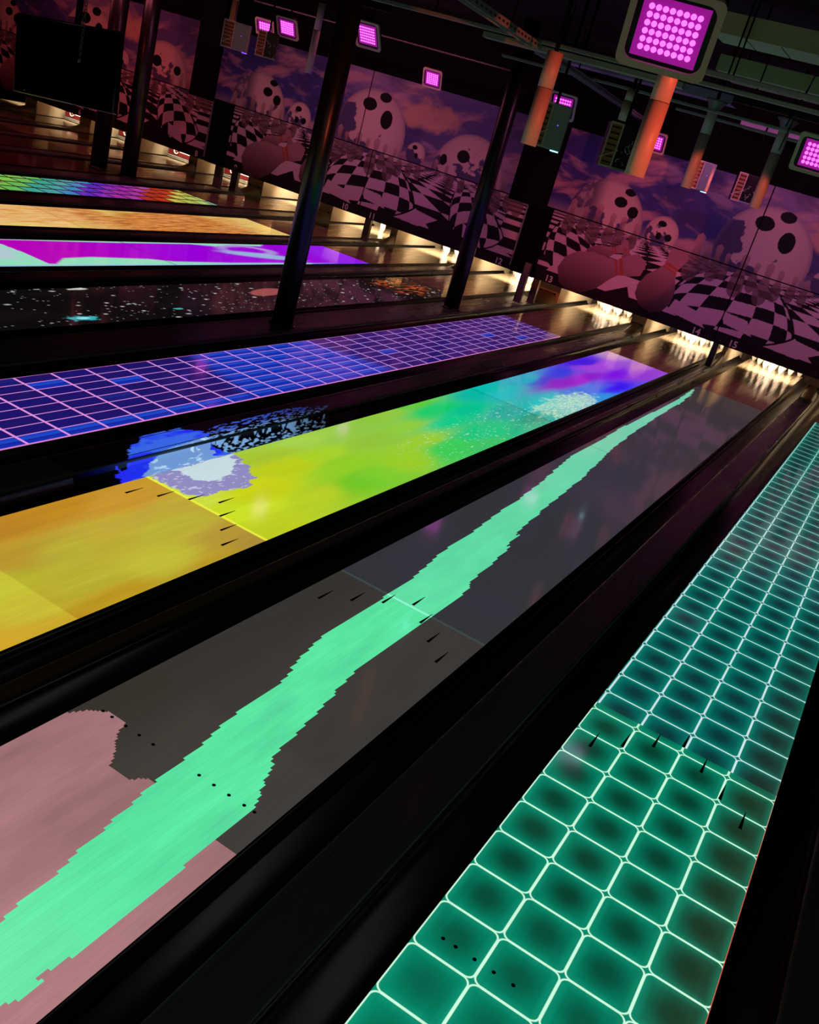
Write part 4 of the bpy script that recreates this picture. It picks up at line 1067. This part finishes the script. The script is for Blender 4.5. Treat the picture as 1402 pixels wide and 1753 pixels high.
floodlight((1.16, 8.45, 3.28), 0.42, 0.34, (0.1, -0.87, -0.48), 'purple floodlight cut off by the right edge of the picture', 7, 5)

# made-up housings for the wash lamps added at the masking wall
for k, (wx, wk) in enumerate(WASH):
    r = thing('added_wash_light', 'added black wash light bar under the ceiling, %s' % ('far left one', 'by the orange and magenta lanes', 'by the cyan and mint lanes', 'rightmost one')[k], 'lamp', (wx, 12.84, 3.92), 'added wash light bars')
    MB().box(-1.5, 1.5, -0.06, 0.0, -0.05, 0.06, 0.006).build('housing', M_housing, r)
    MB().box(-1.5, 1.5, -0.06, 0.14, 0.061, 0.075, 0.003).build('top_plate', M_housing, r)
    for sx in (-1.2, 1.2): MB().tube((sx, 0.0, 0.07), (sx, 0.0, 0.32), 0.01, 6).build('hanger', M_black, r)

def rail(p0, p1, w, h, mat, name, lab, cat='rail', group='ceiling rails', hang=True, slots=False):
    p0, p1 = Vector(p0), Vector(p1); d = p1 - p0; Ln = d.length; ang = math.atan2(d.y, d.x)
    r = thing(name, lab, cat, tuple(p0), group, ang)
    if slots:
        # slotted channel: two flanges and a slotted web
        MB().box(0, Ln, -w / 2, w / 2, h - 0.006, h, 0).build('web', mat, r)
        MB().box(0, Ln, -w / 2, -w / 2 + 0.006, 0, h - 0.007, 0).build('flange', mat, r)
        MB().box(0, Ln, w / 2 - 0.006, w / 2, 0, h - 0.007, 0).build('flange', mat, r)
        sl = MB()
        for k in range(int(Ln / 0.12)): sl.box(k * 0.12, k * 0.12 + 0.06, -w / 2 - 0.002, -w / 2 - 0.0005, h * 0.35, h * 0.65)
        o = sl.build('slots', M_dark, r); o['kind'] = 'stuff'
    else:
        MB().box(0, Ln, -w / 2, w / 2, 0, h, min(w, h) * 0.15).build('bar', mat, r)
    if hang:
        for t in (0.12, 0.5, 0.88):
            MB().tube((Ln * t, 0, h), (Ln * t, 0, 4.24 - p0.z), 0.008, 6).build('drop_rod', M_black, r)
    return r
rail((-0.80, 4.0, 3.47), (-2.55, 15.3, 3.47), 0.10, 0.055, M_galv, 'cable_tray', 'long slotted metal cable tray running diagonally towards the printed wall', 'cable tray', 'cable trays', slots=True)
rail((-6.0, 7.50, 3.52), (1.2, 7.75, 3.52), 0.045, 0.035, M_galv, 'ceiling_rail', 'thin metal rail crossing above the first silver projector')
rail((-3.0, 6.9, 3.62), (-1.6, 6.95, 3.62), 0.05, 0.03, M_galv, 'ceiling_rail', 'short metal rail at the top edge, beside the cable tray')
rail((-1.9, 7.72, 3.46), (0.0, 7.78, 3.46), 0.10, 0.05, M_galv, 'ceiling_rail', 'short thick grey rail at the top of the left red pole')
rail((0.0, 7.68, 3.60), (3.2, 7.8, 3.60), 0.05, 0.045, M_galv, 'ceiling_rail', 'grey rail below the yellow lit trunking at right')
rail((-2.9, 10.3, 3.52), (3.0, 10.4, 3.52), 0.04, 0.03, M_galv, 'ceiling_rail', 'thin rail behind the projectors, second row')
rail((-1.2, 12.1, 3.56), (2.6, 12.2, 3.56), 0.05, 0.03, M_galv, 'ceiling_rail', 'thin rail passing behind the two flared poles')
rail((-9.5, 13.9, 3.6), (-4.4, 14.1, 3.6), 0.04, 0.025, M_housing, 'ceiling_rail', 'thin dark rail above the left floodlights')
def trunk(p0, ln, w, h, lab, mat=M_duct):
    r = thing('cable_trunking', lab, 'trunking', p0, 'pale ceiling trunking')
    MB().box(0, ln, 0, 0.02, 0, h, 0.002).build('front_face', mat, r)
    k = 0; x = 0.0
    while x < ln:
        x1 = min(x + 0.30, ln)
        MB().box(x + 0.006, x1 - 0.006, 0.021, w, 0, 0.012, 0.002).build('bottom_plate', mat, r); x = x1
    for t in (0.1, 0.9): MB().tube((ln * t, w / 2, 0.012), (ln * t, w / 2, 4.24 - p0[2]), 0.01, 6).build('drop_rod', M_black, r)
trunk((0.05, 7.75, 3.93), 3.6, 0.55, 0.16, 'upper yellow lit ceiling trunking at the top right corner')
trunk((-0.45, 10.35, 3.93), 2.0, 0.90, 0.16, 'lower yellow lit ceiling trunking at right, shorter one')
M_lilac = add_wear(new_mat('lilac_grey_trunking', L(150, 135, 165), 0.5), (5, 5, 5), 0.1)
trunk((-3.0, 11.4, 3.72), 2.6, 0.35, 0.10, 'lilac grey trunking behind the cable tray', M_lilac)
trunk((-0.9, 14.6, 3.72), 2.4, 0.35, 0.10, 'lilac grey trunking between the flared poles', M_lilac)
trunk((-2.2, 5.6, 3.95), 2.0, 0.30, 0.10, 'dim grey trunking at the top edge, left of the biggest floodlight', M_lilac)
# thin vertical cables at right
for p, q, lab in (((1.32, 6.0, 4.24), (0.62, 9.6, 3.3), 'thin black cable hanging at the top right'), ((0.9, 8.6, 4.24), (0.75, 8.7, 3.45), 'short thin cable dropping near the right rail')):
    pts = [Vector(p).lerp(Vector(q), t / 8) - Vector((0, 0, 0.05 * math.sin(math.pi * t / 8))) for t in range(9)]
    tag(MB().path([tuple(v) for v in pts], 0.006, 6).build('hanging_cable', M_black), lab, 'cable', 'hanging cables')

# black screen hanging at upper left, with its chain
A, B, C_, D_ = Vector((-5.70, 5.88, 2.535)), Vector((-4.187, 5.646, 2.64)), Vector((-3.958, 5.458, 2.025)), Vector((-5.45, 5.705, 1.897))
ux = (B - A).normalized(); uz = ((A - D_) + (B - C_)).normalized(); uy = uz.cross(ux).normalized(); uz = ux.cross(uy)
r = thing('hanging_screen', 'large black switched-off screen hanging at upper left', 'screen', tuple((A + B + C_ + D_) / 4))
cc = (A + B + C_ + D_) / 4
mb = MB(); quad = [v - cc for v in (A, B, C_, D_)]
mb.add([tuple(v) for v in quad] + [tuple(v + uy * 0.05) for v in quad], [(0, 1, 2, 3), (7, 6, 5, 4), (0, 4, 5, 1), (1, 5, 6, 2), (2, 6, 7, 3), (3, 7, 4, 0)])
mb.build('panel', M_screen, r)
fr = MB()
for a, b in zip(quad, quad[1:] + quad[:1]): fr.tube(tuple(a), tuple(b), 0.008, 8)
fr.build('bezel', M_housing, r)
MB().tube(tuple(quad[0].lerp(quad[1], 0.55) + uy * 0.06), tuple(quad[0].lerp(quad[1], 0.55) + uy * 0.06 + Vector((0, 0, 4.24 - (A.z + B.z) / 2))), 0.03, 12).build('mount_tube', M_black, r)
MB().tube(tuple(quad[3].lerp(quad[2], 0.12) + Vector((0, -0.012, 0.02))), tuple(quad[3].lerp(quad[2], 0.12) + Vector((0, -0.004, 0.02))), 0.006, 8).build('status_light', M_signw, r)
# chain: links of alternating direction
ch = thing('hanging_chain', 'small steel chain hanging in front of the black screen', 'chain', (-4.40, 5.45, 2.78))
def link_mesh():
    mb = MB(); pts = []
    for k in range(12):
        a = 2 * math.pi * k / 12; pts.append((0.011 * math.cos(a), 0, 0.020 * math.sin(a)))
    mb.path(pts + [pts[0]], 0.0032, 6); return mb.mesh('link', M_chain)
ML = link_mesh()
for k in range(14):
    o = obj('link', ML, ch, (0.004 * math.sin(k), 0, -0.03 * k)); o.rotation_euler = (0, 0.12 * math.sin(k * 2.1), (k % 2) * math.pi / 2 + 0.3)
MB().tube((0, 0, 0.015), (0, 0, 4.24 - 2.78), 0.004, 6).build('wire', M_chain, ch)
MB().lathe([(0.0, -0.46), (0.014, -0.455), (0.018, -0.43), (0.010, -0.41), (0.0, -0.405)], seg=12).build('weight', M_chain, ch)
# red lit board and green-grey duct above the screen
